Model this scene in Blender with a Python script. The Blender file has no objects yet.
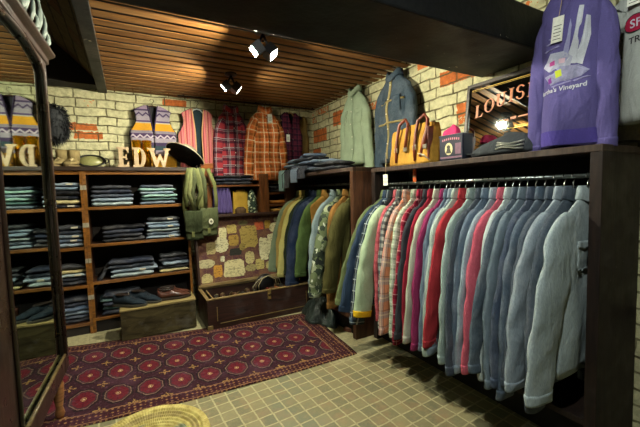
import bpy, bmesh, math, random
from mathutils import Vector, Matrix, Euler
PI = math.pi
sc = bpy.context.scene
COL = sc.collection
rnd = random.Random(7)

# ------------------------------------------------------------------ mesh helper
class MB:
    def __init__(s):
        s.v = []; s.f = []; s.uv = []; s.mi = []; s.cur = 0
    def pt(s, p, uv=(0, 0)):
        s.v.append(Vector(p)); s.uv.append(uv); return len(s.v) - 1
    def face(s, ids):
        s.f.append(tuple(ids)); s.mi.append(s.cur)
    def grid(s, fn, nu, nv, uvf=None, flip=False):
        b = len(s.v)
        for j in range(nv + 1):
            for i in range(nu + 1):
                p = fn(i / nu, j / nv)
                s.pt(p, uvf(i / nu, j / nv) if uvf else (p[0], p[2]))
        for j in range(nv):
            for i in range(nu):
                a = b + j * (nu + 1) + i
                q = (a, a + 1, a + nu + 2, a + nu + 1)
                s.face(q[::-1] if flip else q)
        return b
    def box(s, lo, hi, M=None):
        b = len(s.v)
        for z in (lo[2], hi[2]):
            for y in (lo[1], hi[1]):
                for x in (lo[0], hi[0]):
                    p = Vector((x, y, z))
                    if M: p = M @ p
                    s.pt(p, (x + y, z))
        for q in ((0, 2, 3, 1), (4, 5, 7, 6), (0, 1, 5, 4), (2, 6, 7, 3), (0, 4, 6, 2), (1, 3, 7, 5)):
            s.face([b + k for k in q])
        return s
    def cbox(s, c, d, R=None):
        M = Matrix.Translation(c) @ (R.to_4x4() if R else Matrix())
        h = Vector(d) / 2
        return s.box(-h, h, M)
    def tube(s, pts, r, n=8, cap=True, sq=None):
        pts = [Vector(p) for p in pts]
        b = len(s.v); m = len(pts)
        up = None
        acc = 0
        for k, p in enumerate(pts):
            t = (pts[min(k + 1, m - 1)] - pts[max(k - 1, 0)]).normalized()
            if up is None:
                up = Vector((0, 0, 1)) if abs(t.z) < .9 else Vector((0, 1, 0))
            x = up.cross(t)
            if x.length < 1e-5: x = Vector((1, 0, 0))
            x.normalize(); y = t.cross(x).normalized(); up = y
            rr = r[k] if isinstance(r, (list, tuple)) else r
            if k: acc += (p - pts[k - 1]).length
            for i in range(n):
                a = 2 * PI * i / n
                s.pt(p + x * math.cos(a) * rr * (sq or 1) + y * math.sin(a) * rr, (rr * a, acc))
        for k in range(m - 1):
            for i in range(n):
                j = (i + 1) % n
                s.face((b + k * n + i, b + k * n + j, b + (k + 1) * n + j, b + (k + 1) * n + i))
        if cap:
            s.face([b + i for i in range(n)][::-1])
            s.face([b + (m - 1) * n + i for i in range(n)])
        return s
    def lathe(s, prof, n=32, M=None, ring=False):
        b = len(s.v)
        for (r, z) in prof:
            for i in range(n):
                a = 2 * PI * i / n
                p = Vector((r * math.cos(a), r * math.sin(a), z))
                if M: p = M @ p
                s.pt(p, (a * .1, z))
        for k in range(len(prof) - 1):
            for i in range(n):
                j = (i + 1) % n
                s.face((b + k * n + i, b + k * n + j, b + (k + 1) * n + j, b + (k + 1) * n + i))
        if ring:
            k = len(prof) - 1
            for i in range(n):
                j = (i + 1) % n
                s.face((b + k * n + i, b + k * n + j, b + j, b + i))
            return s
        if prof[0][0] > 1e-4: s.face([b + i for i in range(n)][::-1])
        if prof[-1][0] > 1e-4: s.face([b + (len(prof) - 1) * n + i for i in range(n)])
        return s
    def prism(s, poly, d0, d1, M=None):
        """poly in local XZ, extruded along Y d0..d1"""
        b = len(s.v); n = len(poly)
        for d in (d0, d1):
            for (x, z) in poly:
                p = Vector((x, d, z))
                if M: p = M @ p
                s.pt(p, (x, z))
        s.face([b + i for i in range(n)])
        s.face([b + n + i for i in range(n)][::-1])
        for i in range(n):
            j = (i + 1) % n
            s.face((b + i, b + n + i, b + n + j, b + j))
        return s
    def sheet(s, fn, nu, nv, th, uvf=None):
        """closed thin shell: fn(u,v)->(p, n)"""
        def nrm(u, v):
            e = 1e-3
            a = Vector(fn(min(u + e, 1), v)) - Vector(fn(max(u - e, 0), v))
            c = Vector(fn(u, min(v + e, 1))) - Vector(fn(u, max(v - e, 0)))
            q = a.cross(c)
            return q.normalized() if q.length > 1e-12 else Vector((0, -1, 0))
        b = len(s.v)
        for side in (0, 1):
            for j in range(nv + 1):
                for i in range(nu + 1):
                    u, v = i / nu, j / nv
                    p = Vector(fn(u, v))
                    if side: p = p + nrm(u, v) * th
                    s.pt(p, uvf(u, v) if uvf else (p.x, p.z))
        o = (nu + 1) * (nv + 1)
        for j in range(nv):
            for i in range(nu):
                a = b + j * (nu + 1) + i
                s.face((a, a + 1, a + nu + 2, a + nu + 1)[::-1])
                s.face((o + a, o + a + 1, o + a + nu + 2, o + a + nu + 1))
        def rim(l):
            for x, y in zip(l, l[1:]): s.face((x, y, o + y, o + x))
        rim([b + i for i in range(nu + 1)])
        rim([b + nv * (nu + 1) + i for i in range(nu, -1, -1)])
        rim([b + j * (nu + 1) for j in range(nv, -1, -1)])
        rim([b + j * (nu + 1) + nu for j in range(nv + 1)])
        return s
    def mesh(s, name):
        me = bpy.data.meshes.new(name)
        me.from_pydata(s.v, [], s.f)
        uvl = me.uv_layers.new(name='UVMap')
        for l in me.loops: uvl.data[l.index].uv = s.uv[l.vertex_index]
        for p, m in zip(me.polygons, s.mi): p.material_index = m
        bm = bmesh.new(); bm.from_mesh(me)
        bmesh.ops.recalc_face_normals(bm, faces=bm.faces)
        bm.to_mesh(me); bm.free()
        return me
    def build(s, name, mat, parent=None, smooth=True, bevel=0, sub=0, label=None):
        me = s.mesh(name)
        for m in (mat if isinstance(mat, (list, tuple)) else [mat]): me.materials.append(m)
        o = bpy.data.objects.new(name, me); COL.objects.link(o)
        if smooth:
            for p in me.polygons: p.use_smooth = True
        if bevel:
            m = o.modifiers.new('b', 'BEVEL'); m.width = bevel; m.segments = 2
            m.limit_method = 'ANGLE'; m.angle_limit = math.radians(40)
            if not smooth: m.harden_normals = False
        if sub:
            m = o.modifiers.new('s', 'SUBSURF'); m.levels = sub; m.render_levels = sub
        if parent: o.parent = parent
        if label: o['label'] = label
        return o

def tag(o, label, cat, group=None):
    o['label'] = label; o['category'] = cat
    if group: o['group'] = group
    return o
def thing(name, label, cat, loc=(0, 0, 0), rz=0, group=None, rot=None):
    o = bpy.data.objects.new(name, None); COL.objects.link(o)
    o.empty_display_size = .05
    o.location = loc; o.rotation_euler = rot if rot else (0, 0, rz)
    return tag(o, label, cat, group)
def struct(o):
    o['kind'] = 'structure'; return o
def copy_tree(o, parent=None):
    c = o.copy(); COL.objects.link(c); c.parent = parent
    for ch in list(o.children): copy_tree(ch, c)
    return c

# ------------------------------------------------------------------ materials
def srgb(h):
    if isinstance(h, str):
        h = h.lstrip('#'); c = [int(h[i:i + 2], 16) / 255 for i in (0, 2, 4)]
    else: c = h
    return tuple((x / 12.92 if x <= .04045 else ((x + .055) / 1.055) ** 2.4) for x in c)
def mul(c, k): return tuple(min(1, x * k) for x in c)

class NT:
    def __init__(s, name):
        s.m = bpy.data.materials.new(name); s.m.use_nodes = True
        s.t = s.m.node_tree; s.t.nodes.clear()
        s.out = s.t.nodes.new('ShaderNodeOutputMaterial')
        s.b = s.n('ShaderNodeBsdfPrincipled')
        s.t.links.new(s.b.outputs[0], s.out.inputs[0])
    def n(s, typ, props=None, **ins):
        nd = s.t.nodes.new(typ)
        for k, v in (props or {}).items(): setattr(nd, k, v)
        for k, v in ins.items():
            key = int(k[1:]) if k[0] == '_' and k[1:].isdigit() else k.replace('_', ' ')
            s.set(nd.inputs[key], v)
        return nd
    def set(s, sock, v):
        if hasattr(v, 'is_linked') or isinstance(v, bpy.types.NodeSocket): s.t.links.new(v, sock)
        elif isinstance(v, (tuple, list)) and len(v) == 3 and sock.type == 'RGBA': sock.default_value = (*v, 1)
        else: sock.default_value = v
    def bs(s, **k):
        for a, v in k.items(): s.set(s.b.inputs[a.replace('_', ' ')], v)
    def math(s, op, a, b=0.0, c=0.0):
        nd = s.t.nodes.new('ShaderNodeMath'); nd.operation = op
        s.set(nd.inputs[0], a); s.set(nd.inputs[1], b)
        if op in ('COMPARE', 'MULTIPLY_ADD', 'WRAP', 'SMOOTH_MIN'): s.set(nd.inputs[2], c)
        return nd.outputs[0]
    def mix(s, f, a, b, typ='MIX'):
        nd = s.t.nodes.new('ShaderNodeMix'); nd.data_type = 'RGBA'; nd.blend_type = typ
        s.set(nd.inputs[0], f); s.set(nd.inputs[6], a); s.set(nd.inputs[7], b)
        return nd.outputs[2]
    def coord(s, which='Object'):
        return s.n('ShaderNodeTexCoord').outputs[which]
    def scale(s, v, sc_, rot=(0, 0, 0), loc=(0, 0, 0)):
        return s.n('ShaderNodeMapping', Vector=v, Scale=sc_, Rotation=rot, Location=loc).outputs[0]
    def noise(s, v, scale, detail=4, rough=.55, dist=0):
        return s.n('ShaderNodeTexNoise', Vector=v, Scale=scale, Detail=detail, Roughness=rough, Distortion=dist).outputs[0]
    def ramp(s, f, lo, hi, a=0.0, b=1.0):
        nd = s.t.nodes.new('ShaderNodeMapRange')
        s.set(nd.inputs[0], f); nd.inputs[1].default_value = lo; nd.inputs[2].default_value = hi
        nd.inputs[3].default_value = a; nd.inputs[4].default_value = b
        return nd.outputs[0]
    def bump(s, h, strength, dist=.01, prev=None):
        nd = s.n('ShaderNodeBump', Height=h, Strength=strength, Distance=dist)
        if prev: s.set(nd.inputs['Normal'], prev)
        return nd.outputs[0]
    def sep(s, v):
        nd = s.n('ShaderNodeSeparateXYZ', Vector=v); return nd.outputs

_MC = {}
def cached(f):
    def g(*a, **k):
        key = (f.__name__, repr(a), repr(sorted(k.items())))
        if key not in _MC: _MC[key] = f(*a, **k)
        return _MC[key]
    return g

@cached
def cloth(c, mott=.18, rough=.92, fine=1.0, seed=0):
    N = NT('cloth'); c = srgb(c); v = N.coord()
    v = N.scale(v, (1, 1, 1), loc=(seed, seed * 2, 0))
    n1 = N.noise(v, 9, 4, .6); n2 = N.noise(v, 220 * fine, 2)
    col = N.mix(N.ramp(n1, .3, .7), mul(c, 1 - mott), mul(c, 1 + mott))
    col = N.mix(N.ramp(n2, .3, .7, 0, .3), col, mul(c, .55))
    w = N.noise(N.scale(v, (14, 14, 5)), 1.4, 3, .5, .6)
    b = N.bump(w, .8, .018); b = N.bump(n2, .25, .002, b)
    N.bs(Base_Color=col, Roughness=rough, Normal=b, Specular_IOR_Level=.2)
    return N.m

@cached
def denim(c, fade=.35, seed=0):
    N = NT('denim'); c = srgb(c); v = N.scale(N.coord(), (1, 1, 1), loc=(seed * 1.3, seed, 0))
    n1 = N.noise(v, 6, 5, .65); n2 = N.noise(N.scale(v, (260, 260, 70)), 1, 2)
    lite = tuple(x * .6 + .24 for x in c)
    col = N.mix(N.ramp(n1, .42, .75, 0, fade), c, lite)
    col = N.mix(N.ramp(n2, .35, .7, 0, .42), col, mul(c, .45))
    w = N.noise(N.scale(v, (15, 15, 8)), 1.2, 3, .55, .4)
    col = N.mix(N.ramp(w, .56, .75, 0, fade * .8), col, lite)
    b = N.bump(w, .6, .018); b = N.bump(n2, .3, .002, b)
    N.bs(Base_Color=col, Roughness=.93, Normal=b, Specular_IOR_Level=.15)
    return N.m

@cached
def plaid(base, bands, seed=0):
    """bands: list of (period, offset, width, colour, opacity) laid in both directions"""
    N = NT('plaid'); uv = N.coord('UV'); X = N.sep(uv)
    col = N.mix(0.0, srgb(base), srgb(base))
    for (p, off, w, c, op) in bands:
        for ax in (0, 1):
            f = N.math('FRACT', N.math('ADD', N.math('DIVIDE', X[ax], p), off + 20))
            m = N.math('MULTIPLY', N.math('LESS_THAN', f, w), op)
            col = N.mix(m, col, srgb(c))
    v = N.coord(); n2 = N.noise(v, 200, 2); n1 = N.noise(v, 8, 3)
    col = N.mix(N.ramp(n2, .3, .7, 0, .3), col, mul(srgb(base), .35))
    w = N.noise(N.scale(v, (14, 14, 6)), 1.4, 3, .5, .6)
    b = N.bump(w, .5, .012)
    N.bs(Base_Color=col, Roughness=.93, Normal=b, Specular_IOR_Level=.15)
    return N.m

@cached
def camo():
    N = NT('camo'); v = N.coord(); col = N.mix(0.0, srgb('#5d6a48'), srgb('#5d6a48'))
    for k, (c, t) in enumerate((('#2c3a2a', .53), ('#8b9478', .6), ('#16201c', .6), ('#c2c8b4', .67))):
        n = N.noise(N.scale(v, (1, 1, 1), loc=(k * 7.3, k * 3.1, k)), 14, 2, .5, .5)
        col = N.mix(N.math('GREATER_THAN', n, t), col, srgb(c))
    w = N.noise(N.scale(v, (14, 14, 6)), 1.4, 3)
    N.bs(Base_Color=col, Roughness=.9, Normal=N.bump(w, .5, .012))
    return N.m

@cached
def vstripes(cols, period):
    """vertical repeating stripes of (start fraction, colour)"""
    N = NT('striped_cloth'); X = N.sep(N.coord('UV'))
    f = N.math('FRACT', N.math('ADD', N.math('DIVIDE', X[0], period), 30))
    col = N.mix(0.0, srgb(cols[0][1]), srgb(cols[0][1]))
    for st, c in cols[1:]:
        col = N.mix(N.math('GREATER_THAN', f, st), col, srgb(c))
    v = N.coord(); n2 = N.noise(v, 180, 2)
    col = N.mix(N.ramp(n2, .3, .7, 0, .25), col, (.12, .03, .04))
    N.bs(Base_Color=col, Roughness=.95, Normal=N.bump(n2, .3, .003))
    return N.m

@cached
def fairisle():
    N = NT('zigzag_knit'); X = N.sep(N.coord('UV'))
    z = N.math('MULTIPLY', X[1], -1.0)          # metres below the shoulder
    zig = N.math('MULTIPLY', N.math('PINGPONG', X[0], .028), .9)
    bands = [(.0, '#a08ca8'), (.035, '#4a3a62'), (.05, '#9c94a6'), (.10, '#a8a0ac'), (.135, '#5b4a78'), (.15, '#c9c0a8'), (.16, '#e0a312'),
             (.225, '#8f8796'), (.25, '#4a3560'), (.29, '#a7a0ae'), (.33, '#403058'), (.36, '#2e4a50'), (.40, '#9c94a6'), (.45, '#e0a312')]
    col = N.mix(0.0, srgb('#a08ca8'), srgb('#a08ca8'))
    for st, c in bands: col = N.mix(N.math('GREATER_THAN', z, st), col, srgb(c))
    for z0, c in ((.068, '#4a3a62'), (.265, '#c8bccb')):
        d = N.math('ABSOLUTE', N.math('SUBTRACT', N.math('SUBTRACT', z, z0), zig))
        col = N.mix(N.math('LESS_THAN', d, .008), col, srgb(c))
    v = N.coord(); n2 = N.noise(v, 160, 2)
    col = N.mix(N.ramp(n2, .3, .7, 0, .3), col, (.05, .03, .06))
    col = N.mix(1.0, col, (.72, .70, .68), 'MULTIPLY')
    N.bs(Base_Color=col, Roughness=.97, Normal=N.bump(n2, .5, .004))
    return N.m

@cached
def wood(c, c2=None, rough=.5, grain=(3, 3, 40), wear=.15, spec=.4):
    N = NT('wood'); c = srgb(c); c2 = srgb(c2) if c2 else mul(c, .45); v = N.coord()
    g = N.noise(N.scale(v, grain), 1.6, 5, .6, .8)
    n = N.noise(v, 7, 4)
    col = N.mix(N.ramp(g, .3, .7), c2, c)
    col = N.mix(N.ramp(n, .55, .8, 0, wear), col, tuple(x * .5 + .2 for x in c))
    sp = N.noise(v, 90, 2)
    col = N.mix(N.ramp(sp, .74, .78, 0, wear * 2), col, (.45, .42, .34))
    N.bs(Base_Color=col, Roughness=N.ramp(n, .3, .7, rough - .1, rough + .15), Normal=N.bump(g, .2, .004), Specular_IOR_Level=spec)
    return N.m

@cached
def plain(c, rough=.6, metal=0.0, spec=.5, bump=0.0, bscale=60):
    N = NT('plain'); c = srgb(c); v = N.coord()
    n = N.noise(v, bscale, 3)
    col = N.mix(N.ramp(n, .3, .7), mul(c, .85), mul(c, 1.1))
    N.bs(Base_Color=col, Roughness=rough, Metallic=metal, Specular_IOR_Level=spec)
    if bump: N.bs(Normal=N.bump(n, bump, .006))
    return N.m

@cached
def leather(c, rough=.42):
    N = NT('leather'); c = srgb(c); v = N.coord()
    n = N.noise(v, 14, 4); vo = N.n('ShaderNodeTexVoronoi', Vector=v, Scale=170).outputs[0]
    col = N.mix(N.ramp(n, .35, .7), mul(c, .55), mul(c, 1.25))
    N.bs(Base_Color=col, Roughness=rough, Normal=N.bump(vo, .25, .002))
    return N.m

def brick_mat(axis, chips=(), pale='#d0cba0', orange='#b4622c', dark='#554e34', seed=0.0, thr=.93, rough=.85, white=1.0):
    """axis: which object axis runs along the courses"""
    N = NT('brick'); v = N.coord('Object'); X = N.sep(v)
    comb = N.n('ShaderNodeCombineXYZ', X=X[axis], Y=X[2], Z=0.0).outputs[0]
    wob = N.n('ShaderNodeTexNoise', Vector=v, Scale=7, Detail=3)
    wv = N.n('ShaderNodeVectorMath', {'operation': 'MULTIPLY_ADD'})
    N.set(wv.inputs[0], wob.outputs['Color']); wv.inputs[1].default_value = (.034, .034, 0); N.set(wv.inputs[2], comb)
    off = N.n('ShaderNodeVectorMath', {'operation': 'ADD'}); N.set(off.inputs[0], wv.outputs[0]); off.inputs[1].default_value = (seed, .0, 0)
    def bt(c1, c2):
        b = N.n('ShaderNodeTexBrick', Vector=off.outputs[0], Color1=c1, Color2=c2, Mortar=(0, 0, 0), Scale=1.0)
        b.offset = .5; b.squash = .62; b.squash_frequency = 2
        b.inputs['Mortar Size'].default_value = .0065; b.inputs['Mortar Smooth'].default_value = .35
        b.inputs['Brick Width'].default_value = .235; b.inputs['Row Height'].default_value = .073
        return b
    b = bt((0, 0, 0), (1, 1, 1))
    r = N.sep(b.outputs['Color'])[0]
    n1 = N.noise(v, 28, 5, .7); n2 = N.noise(v, 5, 3); n3 = N.noise(v, 110, 3)
    col = N.mix(N.ramp(n1, .35, .7), mul(srgb(pale), .58), mul(srgb(pale), 1.12))
    col = N.mix(N.ramp(r, .1, .75, 0, .35), col, mul(srgb(pale), .62))
    om = N.math('GREATER_THAN', N.math('ADD', r, N.math('MULTIPLY', N.math('SUBTRACT', n1, .5), .5)), thr)
    om2 = N.math('GREATER_THAN', N.math('ADD', N.noise(v, 3.1, 2), N.math('MULTIPLY', N.math('SUBTRACT', n1, .5), .35)), .76)
    for (a0, a1, z0, z1) in chips:
        q = N.math('MULTIPLY', N.math('SUBTRACT', n1, .5), .04)
        xx = N.math('ADD', X[axis], q); zz = N.math('ADD', X[2], q)
        mm = N.math('MULTIPLY', N.math('MULTIPLY', N.math('GREATER_THAN', xx, a0), N.math('LESS_THAN', xx, a1)), N.math('MULTIPLY', N.math('GREATER_THAN', zz, z0), N.math('LESS_THAN', zz, z1)))
        om2 = N.math('MAXIMUM', om2, mm)
    ocol = N.mix(N.ramp(n1, .35, .65), mul(srgb(orange), .6), mul(srgb(orange), 1.25))
    col = N.mix(N.math('MAXIMUM', om, om2), col, ocol)
    mort = N.math('MULTIPLY', b.outputs['Fac'], N.ramp(N.noise(v, 16, 3), .25, .6, .35, 1))
    col = N.mix(mort, col, srgb(dark))
    h = N.math('SUBTRACT', N.math('MULTIPLY', n1, .8), b.outputs['Fac'])
    bp = N.bump(h, .9, .012); bp = N.bump(n3, .25, .003, bp)
    N.bs(Base_Color=col, Roughness=rough, Normal=bp, Specular_IOR_Level=.3)
    return N.m

# ------------------------------------------------------------------ the room
XW, YB, ZC = 1.92, 3.60, 2.04
def plane_box(name, lo, hi, mat, bev=0):
    return struct(MB().box(lo, hi).build(name, mat, smooth=False, bevel=bev))

CHB = ((-.405, -.205, 1.685, 1.745), (-.375, -.165, 1.615, 1.675), (.33, .54, 1.955, 2.015))
CHR = ((2.90, 3.14, 1.78, 1.92), (1.79, 1.93, 1.98, 2.06), (1.45, 1.72, 1.80, 1.90), (3.28, 3.58, 1.66, 1.80), (3.42, 3.60, 1.50, 1.60), (1.42, 1.58, 1.57, 1.66))
M_brickB = brick_mat(0, chips=CHB, seed=.11, thr=1.03)
M_brickR = brick_mat(1, chips=CHR, seed=.05, thr=.97)
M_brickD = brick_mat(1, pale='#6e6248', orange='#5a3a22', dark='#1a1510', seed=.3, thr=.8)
plane_box('wall_back', (-1.25, YB, 0), (XW + .15, YB + .15, 2.7), M_brickB)
plane_box('wall_right', (XW, -1.7, 0), (XW + .15, YB, 2.7), M_brickR)
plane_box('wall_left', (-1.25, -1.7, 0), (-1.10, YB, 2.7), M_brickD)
plane_box('wall_front', (-1.25, -1.85, 0), (XW + .15, -1.70, 2.7), plain('#3a3630', .9))

def floor_mat():
    N = NT('cobble_floor'); v = N.coord()
    vr = N.scale(v, (1, 1, 1), rot=(0, 0, math.radians(-3.2)))
    wob = N.n('ShaderNodeTexNoise', Vector=v, Scale=14, Detail=2)
    wv = N.n('ShaderNodeVectorMath', {'operation': 'MULTIPLY_ADD'})
    N.set(wv.inputs[0], wob.outputs['Color']); wv.inputs[1].default_value = (.010, .010, 0); N.set(wv.inputs[2], vr)
    b = N.n('ShaderNodeTexBrick', Vector=wv.outputs[0], Color1=(0, 0, 0), Color2=(1, 1, 1), Mortar=(.5, .5, .5), Scale=1.0)
    b.offset = 0; b.squash = 1
    b.inputs['Mortar Size'].default_value = .0052; b.inputs['Mortar Smooth'].default_value = .4
    b.inputs['Brick Width'].default_value = .0745; b.inputs['Row Height'].default_value = .0745
    r = N.sep(b.outputs['Color'])[0]
    n1 = N.noise(v, 40, 5, .7); n2 = N.noise(v, 2.2, 3); n3 = N.noise(v, 9, 3)
    t = N.mix(N.ramp(r, 0, 1), srgb('#7c7450'), srgb('#5e593f'))
    t = N.mix(N.ramp(n3, .5, .75, 0, .6), t, srgb('#8f6b48'))
    t = N.mix(N.ramp(n1, .45, .75, 0, .55), t, srgb('#958d68'))
    t = N.mix(N.ramp(n2, .5, .7, 0, .5), t, srgb('#5a6a5c'))
    g = N.mix(N.ramp(n1, .3, .7), srgb('#847c58'), srgb('#aaa27a'))
    X = N.sep(v)
    # worn screed without tiles beside the rug's right end
    far = N.math('MULTIPLY', N.ramp(N.math('ADD', X[1], N.math('MULTIPLY', n3, .25)), 1.92, 2.06), N.ramp(X[0], 1.05, 1.12))
    col = N.mix(b.outputs['Fac'], t, g)
    scr = N.mix(N.ramp(n1, .3, .7), srgb('#7a7454'), srgb('#b0a880'))
    col = N.mix(N.math('MULTIPLY', far, .9), col, scr)
    back = N.ramp(X[1], 2.7, 2.9)
    col = N.mix(back, col, scr)
    h = N.math('ADD', N.math('MULTIPLY', b.outputs['Fac'], -.35), N.math('MULTIPLY', n1, .5))
    N.bs(Base_Color=col, Roughness=N.ramp(n1, .3, .7, .5, .85), Normal=N.bump(h, .6, .01))
    return N.m
plane_box('floor', (-1.25, -1.85, -.1), (XW + .15, YB + .15, 0), floor_mat())

# slatted ceiling with dark backing
def slat_mat():
    N = NT('slat_wood'); v = N.coord()
    g = N.noise(N.scale(v, (2.2, 26, 26)), 1.5, 5, .65, .5)
    n = N.noise(N.scale(v, (2, 10.5, 1)), 1, 2)
    col = N.mix(N.ramp(g, .3, .7), srgb('#4c3018'), srgb('#946430'))
    col = N.mix(N.ramp(n, .45, .7, 0, .5), col, srgb('#a07a4c'))
    N.bs(Base_Color=col, Roughness=N.ramp(g, .3, .7, .55, .7), Specular_IOR_Level=.25, Normal=N.bump(g, .25, .004))
    return N.m
def slat_ceiling():
    b = MB(); y = 1.52
    while y < YB - .02:
        b.box((-.115, y, ZC), (XW, min(y + .062, YB), ZC + .005))
        y += .095
    struct(b.build('ceiling', slat_mat(), smooth=False))
    plane_box('ceiling', (-.115, 1.5, ZC + .06), (XW + .1, YB + .1, ZC + .12), plain('#0c0a08', .9))
slat_ceiling()
# shallow brick vault left of the steel joist
def vault():
    b = MB(); 
    def fn(u, v):
        x = -1.12 + u * (.95)
        z = 2.06 + .42 * math.sin(PI * min(1, (u * .78 + .22)))
        return (x, .8 + v * (YB - .8), z)
    b.sheet(fn, 20, 12, .06)
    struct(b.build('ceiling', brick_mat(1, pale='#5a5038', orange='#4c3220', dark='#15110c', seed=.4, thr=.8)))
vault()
plane_box('trim_4', (-1.10, 3.43, 2.035), (-.18, YB, 2.5), plain('#15110d', .9))
plane_box('ceiling', (-1.25, -1.85, 2.33), (XW + .15, 1.50, 2.45), plain('#0b0b0c', .8))
def chip_paint(c, thr=.71):
    N = NT('chipped_black_paint'); v = N.coord(); c = srgb(c)
    n = N.noise(N.scale(v, (1, 1, 1)), 22, 3, .6); n2 = N.noise(v, 3.0, 2); n3 = N.noise(v, 60, 2)
    m = N.math('MULTIPLY', N.ramp(n, thr, thr + .02), N.ramp(n2, .42, .6))
    col = N.mix(m, N.mix(N.ramp(n3, .3, .7), mul(c, .7), mul(c, 1.3)), srgb('#b9b49c'))
    N.bs(Base_Color=col, Roughness=N.ramp(n2, .3, .7, .35, .6), Normal=N.bump(n, .3, .006), Specular_IOR_Level=.15)
    return N.m
plane_box('trim_1', (-1.25, .995, 1.775), (XW, 1.40, 1.97), chip_paint('#0e0f10'), bev=.008)
plane_box('trim_2', (-.180, 1.55, 2.015), (-.112, YB, 2.05), chip_paint('#222324', .68), bev=.003)
plane_box('trim_3', (-.160, 1.55, 2.05), (-.135, YB, 2.35), plain('#2a2b2c', .6))

# ------------------------------------------------------------------ rug
def rug():
    BR, FR, BL, FL = Vector((1.386, 2.771)), Vector((1.301, 1.889)), Vector((-.62, 3.165)), Vector((-.62, 2.04))
    def edge(a, b, t, sag): return a.lerp(b, t) + Vector((0, sag * 4 * t * (1 - t)))
    W, Hh = 1.99, 1.0
    def fn(u, v):
        p = edge(FL, FR, u, -.045).lerp(edge(BL, BR, u, -.035), v)
        return (p.x, p.y, .004 + .003 * math.sin(u * 23 + v * 5) * math.sin(v * 11 + u * 3) + .003)
    b = MB(); b.sheet(fn, 60, 34, -.006, uvf=lambda u, v: (u * W, v * Hh))
    N = NT('bokhara_rug'); uv = N.coord('UV'); X = N.sep(uv)
    wob = N.noise(uv, 60, 2)
    x = N.math('ADD', X[0], N.math('MULTIPLY', wob, .016)); y = N.math('ADD', X[1], N.math('MULTIPLY', wob, .010))
    px, py = .168, .262
    y0 = N.math('SUBTRACT', y, .107)
    fx = N.math('SUBTRACT', N.math('FRACT', N.math('DIVIDE', N.math('ADD', x, .06), px)), .5)
    fy = N.math('SUBTRACT', N.math('FRACT', N.math('DIVIDE', y0, py)), .5)
    ax = N.math('MULTIPLY', N.math('ABSOLUTE', fx), px); ay = N.math('MULTIPLY', N.math('ABSOLUTE', fy), py)
    def octd(ax, ay): return N.math('MAXIMUM', N.math('MAXIMUM', ax, ay), N.math('MULTIPLY', N.math('ADD', ax, ay), .74))
    d = octd(N.math('MULTIPLY', ax, 1.18), N.math('MULTIPLY', ay, .90))
    n1 = N.noise(uv, 90, 3); n2 = N.noise(uv, 4, 3)
    base = N.mix(N.ramp(n1, .35, .65), srgb('#241218'), srgb('#3c2028'))
    def ring(col, lo, hi, c):
        m = N.math('MULTIPLY', N.math('GREATER_THAN', d, lo), N.math('LESS_THAN', d, hi)); return N.mix(m, col, srgb(c))
    col = ring(base, -1, .094, '#22161a')
    col = ring(col, -1, .080, '#6d5a4a')
    col = ring(col, -1, .074, '#3a2428')
    col = ring(col, -1, .064, '#581a22')
    rad = N.math('ADD', N.math('ABSOLUTE', N.math('MULTIPLY', fx, fy)), 0)
    col = N.mix(N.math('MULTIPLY', N.math('LESS_THAN', N.math('MINIMUM', ax, ay), .0035), N.math('LESS_THAN', d, .062)), col, srgb('#4a1420'))
    col = ring(col, .028, .033, '#57151f')
    col = ring(col, .011, .016, '#a07c54')
    col = ring(col, -1, .007, '#b09a70')
    # secondary crosses between the guls
    gx = N.math('MULTIPLY', N.math('ABSOLUTE', N.math('SUBTRACT', N.math('ABSOLUTE', fx), .5)), px)
    gy = N.math('MULTIPLY', N.math('ABSOLUTE', N.math('SUBTRACT', N.math('ABSOLUTE', fy), .5)), py)
    cr = N.math('MULTIPLY', N.math('LESS_THAN', N.math('MINIMUM', gx, gy), .006), N.math('LESS_THAN', N.math('MAXIMUM', gx, gy), .032))
    cr = N.math('MULTIPLY', cr, N.math('GREATER_THAN', n1, .47))
    col = N.mix(cr, col, srgb('#9a7844'))
    # borders
    ex = N.math('MINIMUM', x, N.math('SUBTRACT', W, x)); ey = N.math('MINIMUM', y, N.math('SUBTRACT', Hh, y))
    bx = N.math('LESS_THAN', ex, .13); by = N.math('LESS_THAN', ey, .10)
    bd = N.math('MAXIMUM', bx, by)
    vo = N.n('ShaderNodeTexVoronoi', Vector=uv, Scale=38, Randomness=.25).outputs[0]
    bc = N.mix(N.math('LESS_THAN', vo, .25), srgb('#2c161b'), srgb('#80603c'))
    bc = N.mix(N.math('LESS_THAN', N.math('ABSOLUTE', N.math('SUBTRACT', vo, .42)), .06), bc, srgb('#431a22'))
    ed = N.math('MINIMUM', N.math('MULTIPLY', ex, .77), ey)
    ln = N.math('LESS_THAN', N.math('ABSOLUTE', N.math('SUBTRACT', ed, .096)), .004)
    ln2 = N.math('LESS_THAN', N.math('ABSOLUTE', N.math('SUBTRACT', ed, .018)), .004)
    col = N.mix(bd, col, bc)
    col = N.mix(N.math('MULTIPLY', bd, N.math('MAXIMUM', ln, ln2)), col, srgb('#7c5a40'))
    col = N.mix(N.ramp(n2, .5, .8, 0, .35), col, srgb('#6a4858'))
    col = N.mix(N.ramp(n1, .48, .66, 0, .6), col, (.014, .008, .010))
    n4 = N.noise(uv, 45, 2)
    col = N.mix(N.ramp(n4, .58, .68, 0, .45), col, srgb('#5a3f4c'))
    N.bs(Base_Color=col, Roughness=.97, Normal=N.bump(n1, .5, .004), Specular_IOR_Level=.1)
    tag(b.build('rug', N.m), 'dark red rug with rows of octagon medallions on the tiled floor', 'rug')
rug()

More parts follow.
